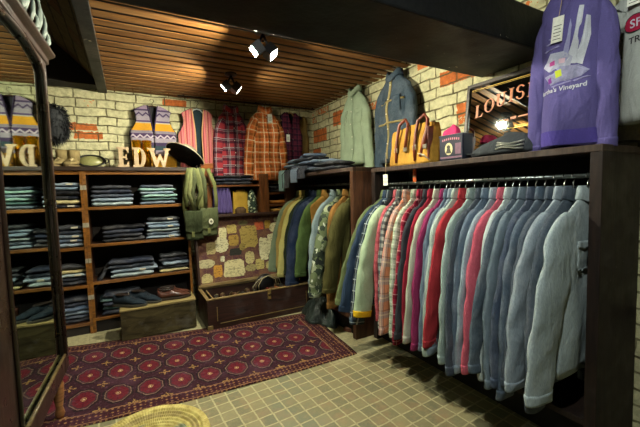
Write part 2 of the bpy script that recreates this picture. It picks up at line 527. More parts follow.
# ------------------------------------------------------------------ lamps
def emit(c, s):
    N = NT('lamp_lens'); e = N.n('ShaderNodeEmission', Color=c, Strength=s)
    N.t.links.new(e.outputs[0], N.out.inputs[0]); return N.m
M_black = plain('#0d0d0e', .45)
def twin_spot(x, y, zc, heads, label, P, col=(1, .95, .74)):
    t = thing('twin_spotlight', label, 'spotlight', (x, y, zc), 0, 'twin spotlights under the slats' if y > 1.5 else 'twin spotlights behind the viewpoint')
    MB().lathe([(0, 0), (.045, 0), (.045, -.014), (.02, -.02), (.0, -.02)], 24).build('ceiling_plate', M_black, t, smooth=False)
    size = .050
    em = emit(col, P / (PI * size * size))
    for (dx, dy, dz, n, *pw) in heads:
        n = Vector(n).normalized(); c = Vector((dx, dy, dz))
        MB().tube([(0, 0, -.02), (dx * .4, dy * .4, dz * .55), c - n * .03], .008, 8).build('arm', M_black, t)
        up = Vector((0, 1, 0)); xx = up.cross(n).normalized(); yy = n.cross(xx).normalized()
        R = Matrix((xx, yy, n)).transposed()
        h = MB()
        for k, (s0, s1, z0, z1) in enumerate(((.030, .034, -.045, 0),)):
            Mx = Matrix.Translation(c) @ R.to_4x4()
            # square can: back and four sides round the lens
            h.box((-.034, -.034, -.05), (.034, .034, -.006), Mx)
            for sx in (-1, 1):
                h.box((sx * .031 - .003, -.034, -.006), (sx * .031 + .003, .034, .006), Mx)
                h.box((-.034, sx * .031 - .003, -.006), (.034, sx * .031 + .003, .006), Mx)
        ho = h.build('head', M_black, t, smooth=False)
        l = MB(); Mx = Matrix.Translation(c + n * -.002) @ R.to_4x4()
        l.box((-size / 2, -size / 2, -.002), (size / 2, size / 2, 0), Mx)
        l.build('lens', emit(col, pw[0] / (PI * size * size)) if pw else em, ho, smooth=False, label='glowing white square lens')
twin_spot(.727, 1.94, ZC, [(-.055, 0, -.12, (-.74, .10, -.60), 36), (.055, -.01, -.125, (.58, -.42, -.62))],
          'black twin spotlight on the slatted ceiling, nearer the dark beam', 30)
twin_spot(.745, 2.72, ZC, [(-.055, 0, -.115, (-.74, .22, -.62), 30), (.055, 0, -.12, (.74, -.15, -.62), 9)],
          'black twin spotlight on the slatted ceiling, nearer the back wall', 22)
twin_spot(.35, .25, 2.33, [(-.06, 0, -.14, (-.5, .35, -.8)), (.06, 0, -.14, (.62, .45, -.65))],
          'black twin spotlight on the dark ceiling above the entrance', 18.0, (.95, 1, .90))

sc.world = bpy.data.worlds.new('World'); sc.world.use_nodes = True
bg = sc.world.node_tree.nodes['Background']; bg.inputs[0].default_value = (.5, .55, .5, 1); bg.inputs[1].default_value = .02

# ------------------------------------------------------------------ bookcases
M_case = wood('#4a2a14', '#20100a', .45, (30, 4, 4))
M_lip = wood('#8a5a24', '#4a2c10', .4, (3, 30, 30))
M_caseR = wood('#3a2012', '#180c08', .45, (30, 4, 4))
M_back = plain('#1a120c', .8)
M_plate = plain('#b9b6a4', .4, .6)
SH = [.095, .405, .715, 1.028]          # shelf board tops
TOPZ = 1.355
def bookcase(name, x0, x1, label, feet_x, shelf_z):
    t = thing(name, label, 'bookcase', ((x0 + x1) / 2, 3.44, 0))
    ox = (x0 + x1) / 2; y0, y1 = 3.33 - 3.44, 3.58 - 3.44
    a, b = x0 - ox, x1 - ox
    th = .020
    for s in ((a, a + th), (b - th, b)):
        MB().box((s[0], y0, .0), (s[1], y1, TOPZ - .03)).build('side_panel', M_case, t, smooth=False, bevel=.002)
        MB().box((s[0] - .0005, y0 - .004, .0), (s[1] + .0005, y0, TOPZ - .03)).build('front_edging', M_lip, t, smooth=False, bevel=.001)
    MB().box((a, y1 - .008, .05), (b, y1, TOPZ - .03)).build('back_panel', M_back, t, smooth=False)
    for z in shelf_z:
        o = MB().box((a + th, y0 + .004, z - .018), (b - th, y1 - .008, z)).build('shelf', M_case, t, smooth=False)
        MB().box((a + th, y0 - .003, z - .024), (b - th, y0 + .004, z + .001)).build('shelf_lip', M_lip, o, smooth=False, bevel=.002)
    o = MB().box((a + th, y0 + .004, TOPZ - .06), (b - th, y0 + .010, TOPZ - .03)).build('top_rail', M_lip, t, smooth=False)
    MB().box((a + th, y0 + .01, .0), (b - th, y0 + .03, shelf_z[0] - .03)).build('plinth', M_back, t, smooth=False)
    for z in feet_x:
        xx = b - th / 2 if x0 < -.4 else a + th / 2
        MB().box((xx - .010, y0 - .006, z - .018), (xx + .010, y0 - .004, z + .018)).build('label_plate', M_plate, t, smooth=False)
    return t
bookcase('bookcase', -.86, -.312, 'narrow honey-edged bookcase with folded jeans, partly hidden by the mirrored wardrobe', [.30, .60, .89, 1.19], SH)
bookcase('bookcase', -.310, .475, 'wide dark bookcase with folded jeans beside the green satchels', [.30, .60, .89, 1.19], [.12, .42, .73, 1.032])
t = thing('display_top', 'long dark plank lying across the tops of both bookcases', 'plank', (-.2, 3.44, TOPZ - .03))
MB().box((-.70, -.125, 0), (.69, .145, .032)).build('board', wood('#3a2a1e', '#1c120c', .5, (3, 30, 30)), t, smooth=False, bevel=.003)

# ------------------------------------------------------------------ folded jeans
JC = {'indigo': '#20242f', 'navy': '#272d3d', 'slate': '#3d4655', 'mid blue': '#4f5f75', 'pale blue': '#7c8d9e', 'grey blue': '#657485',
      'teal blue': '#42605f', 'light denim': '#94a5a8', 'black': '#14151a', 'cream': '#b3a878', 'pale teal': '#7ea09a', 'charcoal': '#2a2d33', 'faded blue': '#6b7f93'}
def folded(w, d, h, col, seed, loc, rz, label, group, tilt=(0, 0), name='folded_jeans'):
    r = random.Random(seed)
    t = thing(name, label, 'jeans', loc, 0, group, rot=(tilt[0], tilt[1], rz))
    b = MB()
    # two stacked lobes, each a soft slab with a rolled front fold
    for k in range(1):
        z0 = 0; hh = h * 1.0
        ph = r.random() * 6; dx = r.uniform(-.008, .008); dd = r.uniform(-.012, .010); ww = w * r.uniform(.94, 1.02)
        def fn(u, v, z0=z0, hh=hh, ph=ph, dx=dx, dd=dd, ww=ww):
            a = 2 * PI * u
            x = (v - .5) * ww
            e = 1 - max(0, abs(v - .5) * 2 - .86) / .14 * .55 if abs(v - .5) > .43 else 1
            cy_, sz = math.cos(a), math.sin(a)
            yy = math.copysign(abs(cy_) ** .45, cy_) * (d / 2) * (1 - .04 * (1 - e))
            zz = math.copysign(abs(sz) ** .75, sz) * hh / 2 * e * (1 - .16 * math.exp(-(sz / .22) ** 2) * 0)
            wv = .003 * math.sin(x * 34 + ph) + .002 * math.sin(x * 71 + ph * 2)
            return (x + dx + .003 * math.sin(a * 2 + ph), yy + dd + wv * 1.4, z0 + hh / 2 + zz + wv * (.5 + .5 * sz))
        base = b.grid(fn, 20, 14)
        n = 21
        b.face([base + i for i in range(20)][::-1]); b.face([base + 14 * n + i for i in range(20)])
    o = b.build('denim_fold', denim(JC[col], .38, seed % 5), t)
    if r.random() < .28:
        MB().box((w * .12, -d / 2 - .016, h * .35), (w * .12 + .045, -d / 2 - .010, h * .35 + .014)).build('size_tag', plain('#b8b4a0', .7), t, smooth=False)
    return t
ORD = ['lowest', 'second', 'third', 'fourth', 'fifth', 'sixth', 'seventh']
def stack(cx, y, z, w, cols, where, seed, d=.21, h=.030, drx=0.0):
    r = random.Random(seed); zz = z
    n = len(cols)
    for k, c in enumerate(cols):
        hk = h * r.uniform(.85, 1.12)
        pos = 'topmost' if k == n - 1 else (ORD[k] + (' from the bottom' if k else ''))
        folded(w * r.uniform(.93, 1.03), d * r.uniform(.93, 1.02), hk, c, seed * 10 + k,
               (cx + r.uniform(-.010, .010) + drx * k, y + r.uniform(-.010, .006), zz), r.uniform(-.035, .035),
               f'{c} folded jeans, {pos} {where}', 'folded jeans in the bookcases')
        zz += hk * 1.03
W1 = 'in left stack, {} shelf of wide bookcase'; W2 = 'in right stack, {} shelf of wide bookcase'; W0 = 'in the {} shelf of narrow bookcase'
yj = 3.455
stack(-.115, yj, 1.034, .31, ['light denim', 'pale blue', 'slate', 'navy', 'indigo'], W1.format('top'), 11, h=.036)
stack(.235, yj, 1.034, .285, ['grey blue', 'teal blue', 'pale teal', 'pale blue', 'pale teal', 'slate'], W2.format('top'), 12, h=.031)
stack(-.055, yj, .732, .31, ['charcoal', 'indigo', 'navy', 'black'], W1.format('second'), 13, h=.036)
stack(.255, yj, .732, .285, ['pale blue', 'grey blue', 'light denim', 'faded blue', 'pale blue', 'charcoal'], W2.format('second'), 14, h=.031)
stack(.0, yj, .422, .36, ['light denim', 'pale blue', 'slate', 'navy'], W1.format('third'), 15, h=.034)
stack(.33, yj, .422, .25, ['cream', 'black', 'pale blue', 'indigo', 'charcoal'], W2.format('third'), 16, h=.031)
stack(-.10, 3.44, .122, .30, ['indigo', 'teal blue', 'navy', 'teal blue', 'indigo'], W1.format('bottom'), 17, h=.036)
stack(-.455, yj, 1.030, .25, ['navy', 'cream', 'indigo', 'black', 'faded blue', 'pale blue'], W0.format('top'), 21, h=.033)
stack(-.445, yj, .717, .25, ['pale blue', 'mid blue', 'grey blue', 'slate', 'charcoal'], W0.format('second'), 22, h=.032)
stack(-.44, yj, .407, .25, ['indigo', 'navy', 'light denim', 'cream', 'charcoal'], W0.format('third'), 23, h=.032)
stack(-.43, yj, .097, .25, ['indigo', 'slate', 'pale blue', 'mid blue', 'navy', 'indigo'], W0.format('bottom'), 24, h=.033)
folded(.26, .19, .036, 'indigo', 95, (-.225, 3.45, .425), 0, 'indigo folded jeans leaning upright, third shelf of wide bookcase', 'folded jeans in the bookcases', tilt=(0, math.radians(-58)))

# ------------------------------------------------------------------ things on the bookcase top
TZ = TOPZ + .003
def letter(ch, polys, x, label, mat):
    t = thing('wooden_letter', label, 'letter', (x, 3.375, TZ), 0, 'wooden letters on the bookcase')
    b = MB()
    for p in polys: b.prism(p, -.011, .011)
    b.build('letter_body', mat, t, smooth=False, bevel=.002)
    return t
M_let = wood('#b8a384', '#9c8462', .6, (6, 6, 30), .05)
hL = .168
letter('E', [[(0, 0), (.088, 0), (.088, .045), (.078, .045), (.068, .022), (.045, .022), (.045, hL - .022), (.068, hL - .022), (.078, hL - .045), (.088, hL - .045), (.088, hL), (0, hL), (0, hL - .018), (.012, hL - .018), (.012, .018), (0, .018)],
             [(.040, .074), (.064, .074), (.064, .062), (.072, .062), (.072, .106), (.064, .106), (.064, .094), (.040, .094)]],
       -.066, 'pale wooden letter E on the bookcase top, leftmost letter', M_let)
dout = [(0, 0)] + [(.055 + .045 * math.sin(a), hL / 2 - hL / 2 * math.cos(a)) for a in [PI * k / 14 for k in range(15)]] + [(0, hL), (0, hL - .018), (.012, hL - .018), (.012, .018), (0, .018)]
din = [(.045, .022)] + [(.050 + .018 * math.sin(a), hL / 2 - (hL / 2 - .022) * math.cos(a)) for a in [PI * k / 14 for k in range(15)]] + [(.045, hL - .022)]
def d_letter():
    b = [[(0, 0), (.05, 0), (.05, .020), (.045, .022), (.045, hL - .022), (.05, hL - .020), (.05, hL), (0, hL), (0, hL - .018), (.012, hL - .018), (.012, .018), (0, .018)]]
    K = 14
    for k in range(K):
        a0, a1 = PI * k / K, PI * (k + 1) / K
        o = lambda a: (.05 + .052 * math.sin(a), hL / 2 - hL / 2 * math.cos(a)); i = lambda a: (.05 + .020 * math.sin(a), hL / 2 - (hL / 2 - .021) * math.cos(a))
        b.append([o(a0), o(a1), i(a1), i(a0)])
    return b
letter('D', d_letter(), .050, 'pale wooden letter D on the bookcase top, between E and W', M_let)
W_ = [[(-.012, hL), (.052, hL), (.052, hL - .016), (.040, hL - .016), (.060, .060), (.078, .115), (.093, .115), (.114, .058), (.132, hL - .016), (.118, hL - .016), (.118, hL), (.176, hL), (.176, hL - .016), (.163, hL - .016), (.124, 0), (.106, 0), (.084, .066), (.064, 0), (.046, 0), (.004, hL - .016), (-.012, hL - .016)]]
letter('W', W_, .176, 'pale wooden letter W on the bookcase top beside the black hat', M_let)

M_gold = plain('#d99a10', .18, .9)
for x, lb in ((.085, 'shiny golden tin behind the letter D'), (.168, 'shiny golden tin behind the letter W')):
    t = thing('golden_tin', lb, 'tin', (x, 3.455, TZ), 0, 'golden tins behind the letters')
    MB().lathe([(.0, .0), (.030, 0), (.040, .235), (.038, .235), (.029, .01), (0, .008)], 28).build('cup', M_gold, t)
    MB().lathe([(.039, .232), (.0425, .236), (.039, .240)], 28, ring=True).build('rim', M_gold, t)

# black wide-brimmed hat
t = thing('wide_brimmed_hat', 'dark wide-brimmed hat with a pale crown tilted against the striped waistcoat', 'hat', (.470, 3.40, 1.455), rot=tuple(Vector((.52, .30, .80)).to_track_quat('Z', 'Y').to_euler()))
prof = [(.0, .105), (.045, .108), (.075, .098), (.088, .06), (.094, .008), (.13, .0), (.178, .012), (.181, .016), (.176, .019), (.13, .006), (.086, .0)]
MB().lathe(prof[4:], 40).build('brim', cloth('#17161a', .2), t)
MB().lathe(prof[:5], 40).build('crown', cloth('#8f8670', .25), t, label='pale crown')
MB().lathe([(.0975, .012), (.0945, .034), (.0905, .034), (.0925, .012)], 40, ring=True).build('band', cloth('#2a2622', .1), t)
MB().lathe([(.1775, .0105), (.1835, .0155), (.1775, .0205)], 40, ring=True).build('brim_edge', cloth('#c7bba0', .1), t)

# shaggy black fur hat on the wall, boots, oval tray
t = thing('shaggy_fur_hat', 'dark shaggy fur hat hanging on the brick wall above tan boots', 'hat', (-.50, 3.50, 1.71))
b = MB(); r = random.Random(3)
b.lathe([(0, -.14), (.075, -.11), (.10, 0), (.08, .10), (0, .14)], 18)
for k in range(900):
    th = r.uniform(0, 2 * PI); z = r.uniform(-1, 1); rr = math.sqrt(1 - z * z)
    n = Vector((rr * math.cos(th), rr * math.sin(th), z)); p = Vector((n.x * .095, n.y * .07, n.z * .14))
    d = (n + Vector((r.uniform(-.6, .6), r.uniform(-.5, .2), r.uniform(-1.2, .1)))).normalized() * r.uniform(.03, .06)
    s = d.cross(Vector((r.uniform(-1, 1), r.uniform(-1, 1), .3))).normalized() * .0045
    m = p + d * .55 + Vector((0, 0, .006))
    i0 = b.pt(p - s); i1 = b.pt(p + s); i2 = b.pt(m + s * .8); i3 = b.pt(m - s * .8); i4 = b.pt(p + d + Vector((0, 0, -.012)))
    b.face((i0, i1, i2, i3)); b.face((i3, i2, i4))
b.build('fur', cloth('#26282a', .45, .6), t, smooth=False)

def shoe(name, label, loc, rz, cu, cs, L=.27, hh=.10, kind='derby', group=None, lace='#1c1c20', shaft=0, cat='shoe', rough=.5):
    t = thing(name, label, cat, loc, rz, group)
    NS = 22
    def wid(s): return (.030 + .014 * math.sin(PI * min(1, s * 1.05)) + .008 * math.exp(-((s - .68) / .16) ** 2)) * (1 if s < .86 else math.sqrt(max(0, 1 - ((s - .86) / .145) ** 2)) * .97 + .03) * (1 if s > .08 else .55 + .45 * math.sqrt(s / .08))
    def top(s):
        if s < .45: return hh * (1 - .18 * math.sin(PI * s / .45)) * (.9 + .1 * s / .45)
        return .040 + (hh * .88 - .040) * max(0, 1 - ((s - .45) / .34)) ** 1.3 if s < .79 else .040 * (1 - .55 * ((s - .79) / .21) ** 2)
    sole = .016
    b = MB()
    n = 16
    rings = []
    for k in range(NS + 1):
        s = k / NS; w = wid(s); z1 = top(s); ring = []
        for i in range(n):
            a = 2 * PI * i / n; c, q = math.cos(a), math.sin(a)
            taper = 1 - .42 * max(0, q) * (1 if s < .5 else .7) if z1 > .05 else 1
            x = w * math.copysign(abs(c) ** .7, c) * taper
            z = sole + (z1 - sole) * (.5 + .5 * math.copysign(abs(q) ** .65, q))
            ring.append(b.pt((x, (s - .5) * L, z), (x, s * L)))
        rings.append(ring)
    for A, B in zip(rings, rings[1:]):
        for i in range(n): b.face((A[i], A[(i + 1) % n], B[(i + 1) % n], B[i]))
    b.face(rings[0][::-1]); b.face(rings[-1])
    up = b.build('upper', cu, t)
    so = MB(); out = []
    for k in range(NS + 1): s = k / NS; out.append((wid(s) + .004, (s - .5) * L * 1.03))
    poly = [(x, y) for x, y in out] + [(-x, y) for x, y in reversed(out)]
    Mx = Matrix(((1, 0, 0, 0), (0, 0, 1, 0), (0, 1, 0, 0), (0, 0, 0, 1)))
    so.prism(poly, 0, sole, Mx)
    so.build('sole', cs, t, smooth=False, bevel=.003)
    if shaft:
        MB().lathe([(.043, hh * .7), (.045, hh + shaft), (.040, hh + shaft), (.036, hh * .75)], 18, Matrix.Translation((0, -L * .27, 0)) @ Matrix.Diagonal((.95, 1.25, 1, 1))).build('shaft', cu, t)
    else:   # dark collar opening
        MB().lathe([(.0, .0), (.022, 0), (.027, .007), (.030, .002), (.027, -.004)], 20, Matrix.Translation((0, -L * .22, hh * .90)) @ Matrix.Diagonal((1, 2.0, 1, 1)) ).build('opening', leather('#241a14'), t)
    if kind != 'loafer':
        for k in range(4):
            s = .47 + k * .055; z = top(s) + .003; w = .016
            MB().tube([(-w, (s - .5) * L, z - .008), (0, (s - .5) * L + .004, z), (w, (s - .5) * L, z - .008)], .0028, 6).build('lace', plain(lace, .8), t)
    else:
        s = .50; z = top(s)
        MB().tube([(-.034, 0, z - .022), (-.02, .002, z - .002), (0, .004, z + .003), (.02, .002, z - .002), (.034, 0, z - .022)], .010, 8, sq=.5).build('strap', cu, t)
    return t
sue = cloth('#8a7a52', .2); crep = plain('#6b5a38', .8)
shoe('ankle_boot', 'light tan ankle boot on bookcase top, left one under the fur hat', (-.475, 3.43, TZ), 2.6, sue, crep, .21, .085, shaft=.055, group='tan boots on the bookcase', lace='#c9b98a', cat='boot')
shoe('ankle_boot', 'light tan ankle boot on bookcase top, right one nearer the oval tray', (-.385, 3.43, TZ), 2.95, sue, crep, .21, .085, shaft=.055, group='tan boots on the bookcase', lace='#c9b98a', cat='boot')
t = thing('oval_tray', 'black oval tray with a greenish centre leaning on the brick wall', 'tray', (-.258, 3.46, TZ), rot=(math.radians(62), 0, 0))
def oval(a, b_, n=40): return [(a * math.cos(2 * PI * k / n), b_ * math.sin(2 * PI * k / n)) for k in range(n)]
Sy = Matrix.Translation((0, .062, 0)) @ Matrix.Diagonal((1, .55, 1, 1))
MB().lathe([(.085, .004), (.107, .004), (.110, .012), (.104, .016), (.086, .010)], 44, Sy, ring=True).build('rim', plain('#1b1a16', .4), t)
MB().lathe([(0, .002), (.087, .004), (.087, .008), (0, .006)], 44, Sy).build('centre', plain('#8b8a58', .35), t)
for s in (-1, 1):
    MB().tube([(s * .100, .035, .012), (s * .125, .045, .014), (s * .125, .080, .014), (s * .100, .088, .012)], .005, 8).build('handle', plain('#1b1a16', .4), t)

# ------------------------------------------------------------------ garments
def shade(f, T): return f
def body_fn(L, W, T, seed, flare=.02, open_=0):
    r = random.Random(seed); p = [r.random() * 6.28 for _ in range(6)]; k1 = r.uniform(16, 26); k2 = r.uniform(34, 48)
    def width(z):                       # z metres below the neck
        if z < .10:
            q = z / .10; return .055 + (W - .055) * (q ** 1.1)
        q = (z - .10) / (L - .10)
        return W * (1 - .05 * math.sin(PI * min(1, q * 1.3))) + flare * q
    def thick(u, z):
        w = width(z); e = max(0, 1 - abs(u / max(w, 1e-4)) ** 3) ** .5
        q = min(1, z / .25)
        a = .30 * q * T
        f = a * math.sin(k1 * u + p[0] + 3 * z) + .6 * a * math.sin(k2 * u + p[1] - 5 * z) + .25 * T * q * math.sin(17 * z + 9 * u + p[2])
        return e * (T * (.75 + .5 * q) + f)
    return width, thick
def sleeve_mesh(side, W, T, SL, spread, swing, seed, a0=.078, a1=.052, sh=-.12, uvo=0, bz=1.0):
    r = random.Random(seed * 3 + side); ph = [r.random() * 6.28 for _ in range(5)]
    P0 = Vector((side * (W - .075), 0, -.078)); P1 = Vector((side * (W - .020 + spread * .12), swing * .2, sh - .085)); P2 = Vector((side * (W + (.030 if spread > .035 else .006) + spread * .45), swing * .55, sh - SL * .52)); P3 = Vector((side * (W + .015 + spread), swing, sh - SL))
    def path(t):
        # Catmull-like through the four points
        pts = [P0 + (P0 - P1) * .5, P0, P1, P2, P3, P3 + (P3 - P2) * .4]
        ks = [0, .2, .55, 1.0]
        for i in range(3):
            if t <= ks[i + 1] or i == 2:
                q = (t - ks[i]) / (ks[i + 1] - ks[i]); a, b, c, d = pts[i:i + 4]
                return .5 * ((2 * b) + (c - a) * q + (2 * a - 5 * b + 4 * c - d) * q * q + (3 * b - a - 3 * c + d) * q ** 3)
    def fn(u, v, grow=1.0):
        p = path(v); t = (path(min(1, v + .01)) - path(max(0, v - .01))).normalized()
        B = Vector((0, 1, 0)); N = t.cross(B).normalized()
        ang = 2 * PI * u; c, s = math.cos(ang), math.sin(ang)
        a = (a0 + (a1 - a0) * v ** .8) * min(1, .30 + .70 * (v / .20) ** .8); bb = T * bz * (1.25 - .25 * v) * min(1, .75 + v * 2)
        wr = 1 + .07 * math.sin(v * 24 + 4 * c + ph[0]) * math.sin(PI * v) + .06 * math.sin(v * 41 + 5 * c + 3 * s + ph[1]) * math.sin(PI * v)
        if v > .9: wr *= 1 - .12 * (v - .9) / .1
        off = (.005 * math.sin(v * 7 + ph[2]) + .003 * math.sin(v * 26 + 3 * c + ph[3])) * min(1, v * 4)
        return p + N * (a * math.copysign(abs(c) ** .85, c) * (1 + (wr - 1) * .5) * grow) + B * (bb * math.copysign(abs(s) ** .8, s) * wr * grow + off)
    return fn
def garment(name, label, cat, mat, loc, rz=0, L=.72, W=.205, T=.022, SL=.60, spread=.06, swing=0.0, seed=0, group=None, collar='shirt',
            cmat=None, sleeve_mat=None, cuff=True, cuffmat=None, pocket=None, placket=None, sleeves=(-1, 1), rot=None, a0=.078, a1=.052, flare=.02, bz=1.0, backspread=None):
    t = thing(name, label, cat, loc, rz, group, rot=rot)
    width, thick = body_fn(L, W, T, seed, flare)
    NU, NV = 30, 26
    zs = lambda v: (v * 4) * .10 if v < .25 else .10 + (v - .25) / .75 * (L - .10)
    b = MB()
    for sgn in (-1, 1):
        def fn(u, v, sgn=sgn):
            z = zs(v); w = width(z); x = (-math.cos(PI * u)) * w
            zz = -z
            if v == 1: zz += .006 * math.sin(x * 30 + seed)
            return (x, sgn * thick(x, z), zz)
        b.grid(fn, NU, NV, uvf=lambda u, v: (-math.cos(PI * u) * width(zs(v)), -zs(v)))
    # hem: close the open bottom with an inset
    n = NU + 1; o1 = NV * n; o2 = n * (NV + 1) + NV * n
    for i in range(NU): b.face((o1 + i, o1 + i + 1, o2 + i + 1, o2 + i))
    b.build('body', mat, t)
    sm = sleeve_mat or mat
    for side in sleeves:
        f = sleeve_mesh(side, W, T, SL, spread if (side < 0 or backspread is None) else backspread, swing * (1 if side < 0 else .5), seed, a0, a1, bz=bz)
        sb = MB(); base = sb.grid(lambda u, v: f(u, v), 20, 26, uvf=lambda u, v: (u * .26 + side * .3, -v * SL))
        sb.face([base + 26 * 21 + i for i in range(20)]); sb.face([base + i for i in range(20)][::-1])
        so = sb.build('sleeve', sm, t)
        if cuff:
            cb = MB(); base = cb.grid(lambda u, v: f(u, .93 + .072 * v, 1.07), 20, 4, uvf=lambda u, v: (u * .2, -v * .06))
            cb.face([base + i for i in range(20)][::-1]); cb.face([base + 4 * 21 + i for i in range(20)])
            cb.build('cuff', cuffmat or sm, so)
    if collar:
        cb = MB(); h = .040 if collar == 'shirt' else .022
        prof = [(1.0, -.012), (1.0, h * .7), (1.05, h), (1.22, h * .8), (1.42, -.012), (1.36, -.016), (1.12, h * .5)] if collar == 'shirt' else [(1.02, -.016), (1.08, h * .4), (1.0, h), (.9, h * .5), (.92, -.016)]
        rx, ry = .058, max(.016, T * .95)
        def fn(u, v):
            k = v * (len(prof) - 1); i = min(int(k), len(prof) - 2); q = k - i
            rr = prof[i][0] + (prof[i + 1][0] - prof[i][0]) * q; z = prof[i][1] + (prof[i + 1][1] - prof[i][1]) * q
            a = 2 * PI * u
            dip = (.016 if T < .03 else .045) * max(0, -math.sin(a)) ** 3
            return (rx * rr * math.cos(a), ry * rr * math.sin(a), z - dip)
        cb.grid(fn, 24, (len(prof) - 1) * 2, uvf=lambda u, v: (u * .36, v * .08))
        cb.build('collar', cmat or mat, t)
    def surf(x, z, off=.003): return Vector((x, -(thick(x, z) + off), -z))
    if placket:
        pb = MB(); pb.sheet(lambda u, v: surf((u - .5) * .026, .03 + v * (L - .05), .002), 2, 22, -.003)
        pb.build('placket', placket if not isinstance(placket, bool) else mat, t)
        for k in range(5):
            z = .08 + k * (L - .16) / 4.5
            q = surf(0, z, .006)
            MB().lathe([(0, 0), (.005, 0), (.005, .002), (0, .0025)], 10, Matrix.Translation(q) @ Matrix.Rotation(PI / 2, 4, 'X')).build('button', plain('#c9c4b0', .4), t)
    if pocket:
        for sx in ((-1, 1) if pocket != 'one' else (-1,)):
            pb = MB(); x0, x1, z0, z1 = .045, .125, .19, .30
            pb.sheet(lambda u, v: surf(sx * (x0 + u * (x1 - x0)), z0 + v * (z1 - z0) - (.012 * abs(u - .5) if v == 1 else 0), .003), 6, 8, -.004)
            po = pb.build('pocket', mat, t)
            fb = MB(); fb.sheet(lambda u, v: surf(sx * (x0 - .003 + u * (x1 - x0 + .006)), z0 - .012 + v * (.036 - .014 * abs(2 * u - 1)), .007), 6, 4, -.004)
            fb.build('pocket_flap', mat, po)
    t['_w'] = W
    return t, surf
def hanger(loc, rz, label, mat, group, hook_h=.085, drop=.012, W=.185, rot=None):
    """loc: rail contact point height minus hook, i.e. neck of the garment"""
    t = thing('clothes_hanger', label, 'hanger', loc, rz, group, rot=rot)
    MB().tube([(-W, 0, -.098), (-W * .6, 0, -.056), (-.03, 0, -.002), (0, 0, .006), (.03, 0, -.002), (W * .6, 0, -.056), (W, 0, -.098)], .0065, 8).build('shoulder_bar', mat, t)
    pts = [(0, 0, .004), (0, 0, hook_h - .034), (.006, 0, hook_h - .026)]
    for k in range(9):
        a = -.5 + k * (PI + .5) / 8
        pts.append((.0 + .016 * math.cos(a), 0, hook_h - .010 + .016 * math.sin(a)))
    MB().tube(pts, .0022, 6).build('hook', M_wire, t)
    return t
M_wire = plain('#9a9c98', .25, 1.0)
M_hwood = wood('#a87c42', '#6a4a22', .4, (20, 4, 4)); M_hblack = plain('#101012', .4); M_hyel = plain('#e2a818', .45)
# ------------------------------------------------------------------ the two racks on the right
M_rack = wood('#4a3a30', '#231a16', .55, (30, 30, 3), .22, .3)
M_rackD = wood('#2a1d17', '#120c0a', .6, (30, 30, 3), .12, .3)
M_rackL = wood('#5c3b26', '#2a180e', .5, (30, 30, 3), .12)
M_rail = plain('#7d8480', .3, .9)
def rack(label, x0, x1, y0, y1, ztop, xr, zr, mats, pan=.042):
    t = thing('clothes_rack', label, 'clothes rack', (x0, (y0 + y1) / 2, 0))
    a, b = y0 - (y0 + y1) / 2, y1 - (y0 + y1) / 2; d = x1 - x0
    MB().box((0, a, ztop - .028), (d, b, ztop)).build('top_board', mats[0], t, smooth=False, bevel=.003)
    for (p, q) in ((a, a + pan), (b - pan, b)):
        MB().box((.002, p, 0), (d, q, ztop - .028)).build('end_panel', mats[1], t, smooth=False, bevel=.003)
    MB().box((d - .012, a + pan, .1), (d, b - pan, ztop - .028)).build('back_panel', plain('#0b0908', .9), t, smooth=False)
    MB().box((0.004, a + pan, .135), (d - .012, b - pan, .162)).build('bottom_board', mats[1], t, smooth=False, bevel=.002)
    MB().box((.05, a + pan, 0), (.07, b - pan, .135)).build('plinth', plain('#0d0a09', .9), t, smooth=False)
    MB().tube([(xr - x0, a + pan, zr), (xr - x0, b - pan, zr)], .0095, 12).build('rail', M_rail, t)
    return t
X1, Z1 = 1.655, 1.150
rack('long dark wooden clothes rack packed with denim and plaid along the right wall', 1.56, 1.905, .626, 2.04, 1.266, X1, Z1, (M_rack, M_rackD))
X2, Z2 = 1.60, 1.165
rack('brown wooden clothes rack in the far corner with jeans piled on top', 1.42, 1.80, 2.07, 3.335, 1.280, X2, Z2, (M_rack, M_rackL))

